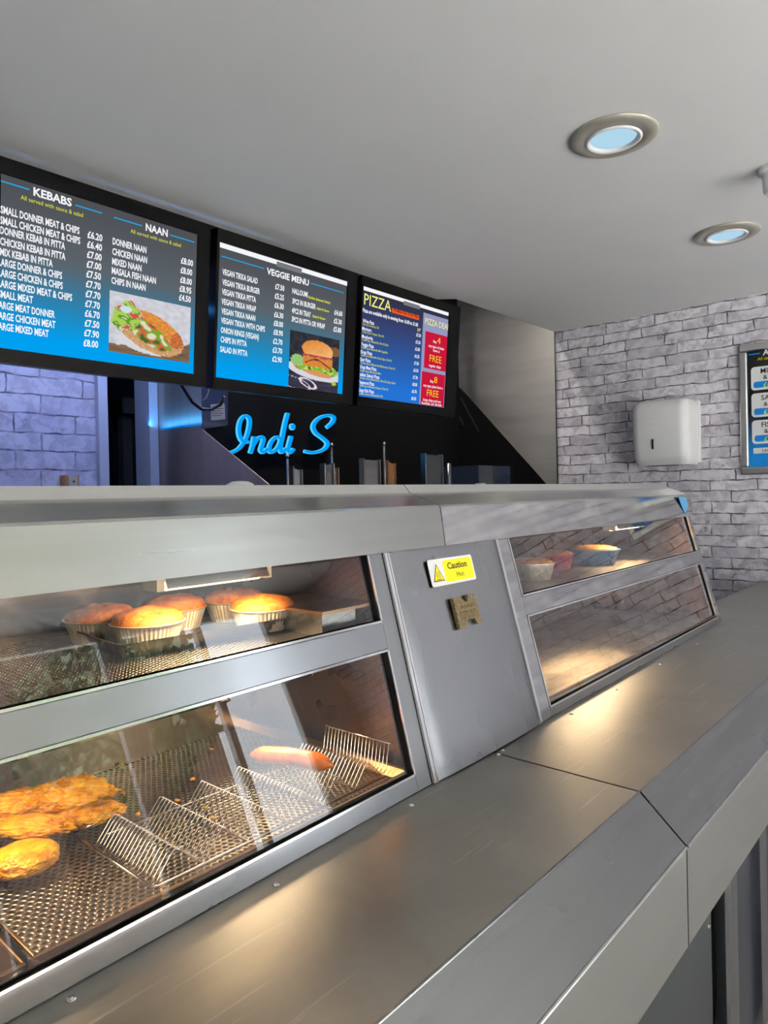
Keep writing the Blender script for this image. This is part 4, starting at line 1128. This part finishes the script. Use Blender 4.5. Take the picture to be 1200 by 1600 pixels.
# ------------------------------------------------------------------ dispenser on the brick wall
dz0, dz1, dy0, dy1 = 1.555, 1.920, 1.232, 1.545
ds = thing('towel_dispenser', (XW, (dy0+dy1)/2, dz0), 'white paper towel dispenser on the white brick wall', 'dispenser')
xf = XW-.20
mb = MB(); NR = 7
def dring(z, depth, inset, r=.05):
    pts = [(XW-.001, dy1-inset), (XW-.001, dy0+inset)]
    c = [(XW-depth+r, dy0+inset+r, 270), (XW-depth+r, dy1-inset-r, 180)]
    for cx, cy, a0 in ((XW-depth+r, dy0+inset+r, -90), (XW-depth+r, dy1-inset-r, 180)):
        for i in range(6):
            a = math.radians(a0-90*i/5) if a0 == -90 else math.radians(a0-90*i/5)
            pts.append((cx+r*math.cos(a), cy+r*math.sin(a)))
    return [(x, y, z) for x, y in pts]
lev = [(dz0, .15, .012), (dz0+.02, .175, .004), (dz0+.05, .195, .0), (dz0+.20, .205, .0), (dz1-.05, .20, .0), (dz1-.015, .185, .006), (dz1, .165, .018)]
for z, dep, ins in lev: mb.v += dring(z, dep, ins)
nr = len(dring(0, .2, 0))
for i in range(len(lev)-1):
    for j in range(nr): mb.f.append((i*nr+j, i*nr+(j+1) % nr, (i+1)*nr+(j+1) % nr, (i+1)*nr+j))
mb.f.append(tuple(range(nr))[::-1]); mb.f.append(tuple((len(lev)-1)*nr+j for j in range(nr)))
mesh_obj('cover', mb, M['white_plastic'], ds, smooth='auto')
mesh_obj('back_plate', MB().box(XW-.02, XW-.001, dy0-.012, dy1+.004, dz0+.01, dz1-.005), M['white_plastic'], ds, bevel=.006)
yc = (dy0+dy1)/2+.03
mesh_obj('level_window', MB().box(XW-.2075, XW-.203, yc-.004, yc+.004, dz0+.09, dz0+.145), M['ink'], ds)
mesh_obj('maker_oval', MB().tube([(XW-.2055, yc+.035*math.cos(w)+.01, 1.80+.013*math.sin(w)) for w in [k*math.pi/14 for k in range(28)]], .0012, 5, closed=True), M['white_plastic'], ds)
mesh_obj('outlet', MB().box(XW-.13, XW-.05, yc-.09, yc+.06, dz0-.003, dz0+.002), M['ink'], ds)

# ------------------------------------------------------------------ poster at the right edge
ps = thing('menu_poster', (XW, .6, 1.48), 'framed blue and black meal poster cut by the right photo edge', 'poster')
py0, py1, pz0, pz1 = .20, 1.017, 1.487, 2.187
fr = MB(); w = .042
for (a0, a1, b0, b1) in ((py0, py1, pz0, pz0+w), (py0, py1, pz1-w, pz1), (py0, py0+w, pz0+w, pz1-w), (py1-w, py1, pz0+w, pz1-w)):
    fr.box(XW-.024, XW-.001, a0, a1, b0, b1)
mesh_obj('frame', fr, M['alu'], ps, bevel=.008)
gm = MB(); n = 14
for i in range(n+1):
    v = i/n; z = pz1-w-(pz1-pz0-2*w)*v
    c = (4, 5, 8) if v < .5 else mixc((4, 5, 8), (0, 128, 210), (v-.5)/.38)
    for yy in (py1-w, py0+w): gm.v.append((XW-.012, yy, z)); gm.c.append((*rgb(*c), 1))
for i in range(n): gm.f.append((2*i, 2*i+2, 2*i+3, 2*i+1))
mesh_obj('artwork', gm, M['paint'], ps)
def pp(px, py): q = onX(px, py, XW-.013); return q.y, q.z
def wall_poly(mb, pts, off): mb.add([(XW-.012-off, y, z) for y, z in pts], [tuple(range(len(pts)))]); return mb
def wy(off): return lambda x, z: Vector((XW-.012-off, -x, z))
cv6 = lambda x, y: pp(1100+x/6.67, 520+y/6.67)
cards = [(362, 605), (637, 885), (917, 1162)]
rowsT = [('MIN', '& C', '£6'), ('SAU', '& C', '£4'), ('FISH', '& C', '£4')]
yl = cv6(490, 500)[0]
cw, cb, ck, cy_ = MB(), MB(), MB(), MB()
for (t0, t1), tx3 in zip(cards, rowsT):
    z1 = cv6(490, t0)[1]; z0 = cv6(490, t1)[1]; h = z1-z0
    for col in range(2):
        ya = yl-col*.34; ybx = ya-.31
        wall_poly(cw, [(-p_[0], p_[1]) for p_ in rrect(-ya, -ybx, z0, z1, .018)], .0012)
        wall_poly(cb, [(-p_[0], p_[1]) for p_ in rrect(-ya+.012, -ybx-.012, z0+.012, z0+.36*h, .012)], .0022)
    yt = cv6(592, 480)[0]
    put_text(ck, tx3[0], wy(.0030), -yt, None, z1-h*.30, .026, .01)
    put_text(ck, tx3[1], wy(.0030), -yt+.012, None, z1-h*.56, .022, .01)
    put_text(cy_, tx3[2], wy(.0034), -yt+.012, None, z0+h*.11, .024, .02)
z1 = cv6(497, 1203)[1]; z0 = cv6(497, 1262)[1]
wall_poly(cw, [(yl-.005, z0), (yl-.005, z1), (yl-.6, z1), (yl-.6, z0)], .0012)
put_text(ck, 'SAU', wy(.0030), -cv6(605, 1245)[0], None, z0+.006, .016, 0)
hd = MB(); put_text(hd, 'A', wy(.0030), -cv6(612, 235)[0], None, cv6(612, 235)[1], .030, .03)
mesh_obj('cards', cw, M['white'], ps); mesh_obj('price_bars', cb, M['blue'], ps); mesh_obj('card_text', ck, M['ink'], ps)
mesh_obj('price_text', cy_, plain('green_print', rgb(170, 235, 120), .4), ps); mesh_obj('heading_text', hd, M['white'], ps)
yh = MB(); put_text(yh, 'All serv', wy(.0030), -cv6(555, 290)[0], None, cv6(555, 290)[1], .016, 0, .15); mesh_obj('subheading_text', yh, M['yellow'], ps)
rl_ = MB(); a = cv6(465, 230); b = cv6(585, 218); wall_poly(rl_, [(a[0], a[1]-.003), (a[0], a[1]+.003), (b[0], a[1]+.003), (b[0], a[1]-.003)], .0014); mesh_obj('rule_line', rl_, M['blue'], ps)

# ------------------------------------------------------------------ ceiling lights and sensor
def downlight(x, y, label):
    t = thing('downlight', (x, y, CEIL), label, 'ceiling light', 'round recessed ceiling lights')
    Rm = Matrix.Diagonal((1, 1, -1)).to_3x3()
    mesh_obj('ring', MB().lathe([(.125, .0), (.1245, .004), (.118, .009), (.080, .012), (.078, .006)], (x, y, CEIL), 64, Rm), M['ring_metal'], t, smooth=True)
    mesh_obj('inner_rim', MB().lathe([(.080, .004), (.080, .013), (.074, .017), (.066, .013), (.064, .004)], (x, y, CEIL), 64, Rm), M['white_plastic'], t, smooth=True)
    mesh_obj('diffuser', MB().lathe([(.066, .006), (.0, .010)], (x, y, CEIL), 48, Rm), M['diffuser'], t, smooth=True)
downlight(1.975, .812, 'nearer round recessed ceiling light, above the steel divider')
downlight(3.045, .792, 'farther round recessed ceiling light, nearer the brick wall')
sx_ = onZ(1210, 262, CEIL)
sn = thing('ceiling_sensor', (sx_.x, sx_.y, CEIL), 'small grey ceiling fitting at the right photo edge', 'sensor')
Rm = Matrix.Diagonal((1, 1, -1)).to_3x3()
mesh_obj('base', MB().lathe([(.05, 0), (.05, .012), (.042, .02)], (sx_.x, sx_.y, CEIL), 32, Rm), M['white_plastic'], sn, smooth='auto')
mesh_obj('body', MB().lathe([(.036, .018), (.034, .07), (.028, .082), (.0, .086)], (sx_.x, sx_.y, CEIL), 32, Rm), M['white_plastic'], sn, smooth='auto')

rl = thing('added_rear_light', (2.6, 2.33, 2.93), 'added unseen fill light under the raised ceiling over the range', 'ceiling light')  # added out of view to brighten the steel cladding and hood recess
mesh_obj('housing', MB().box(2.3, 2.96, 2.27, 2.33, 2.9, 2.949), M['white_plastic'], rl)
mesh_obj('tube', MB().tube([(2.32, 2.30, 2.885), (2.94, 2.30, 2.885)], .014, 10), M['rear_tube'], rl, smooth=True)
l = area_light('rear_fill', (2.63, 2.30, 2.865), (0, 0, 0),  .66, .04, 9, (1.0, .95, .88)); l.parent = rl; l.matrix_parent_inverse = Matrix.Translation(-rl.location)

# ------------------------------------------------------------------ street outside the shop front (seen mirrored in glass and steel)
struct('ground_street', MB().box(-9, 12, -16, -2.62, -.12, -.06), M['asphalt'])
for k, (x0, x1, h) in enumerate(((-9, -3.2, 9.6), (-3.1, 3.4, 10.4), (3.5, 11, 9.8))):
    t = thing('terraced_house', ((x0+x1)/2, -14.5, -.06), ['plain rendered house across the street, leftmost', 'plain rendered house across the street, middle', 'plain rendered house across the street, rightmost'][k], 'house')
    mesh_obj('wall', MB().box(x0, x1, -16, -14, -.06, h), M['house_brick'], t)
    for i in range(3):
        for zz in (1.0, 3.8, 6.6):
            xx = x0+(x1-x0)*(.2+.3*i); mesh_obj('window', MB().box(xx-.5, xx+.5, -14.0, -13.96, zz, zz+1.4), M['black'], t)
for k, (x, y, h, r) in enumerate(((-1.4, -8.0, 4.2, 1.7), (2.2, -9.5, 5.0, 2.0), (5.4, -8.2, 4.4, 1.6))):
    t = thing('street_tree', (x, y, -.06), ['leafy street tree outside the left window', 'leafy street tree outside the middle of the shop front', 'leafy street tree outside the right window'][k], 'tree')
    mesh_obj('trunk', MB().tube([(x, y, -.06), (x+.05, y, h*.45)], [.16, .1], 10), M['wood'], t, smooth=True)
    fm = MB(); R2 = random.Random(k)
    for i in range(2600):
        v = Vector((R2.gauss(0, 1), R2.gauss(0, 1), R2.gauss(0, 1))).normalized()*r*R2.random()**.4
        c = Vector((x, y, h*.68))+Vector((v.x, v.y, v.z*.85)); e = Vector((R2.gauss(0, 1), R2.gauss(0, 1), R2.gauss(0, 1))).normalized(); g_ = e.orthogonal().normalized(); s_ = .09
        fm.add([c-e*s_, c+g_*s_*.6, c+e*s_, c-g_*s_*.6], [(0, 1, 2, 3)])
    mesh_obj('foliage', fm, M['leaf'], t)
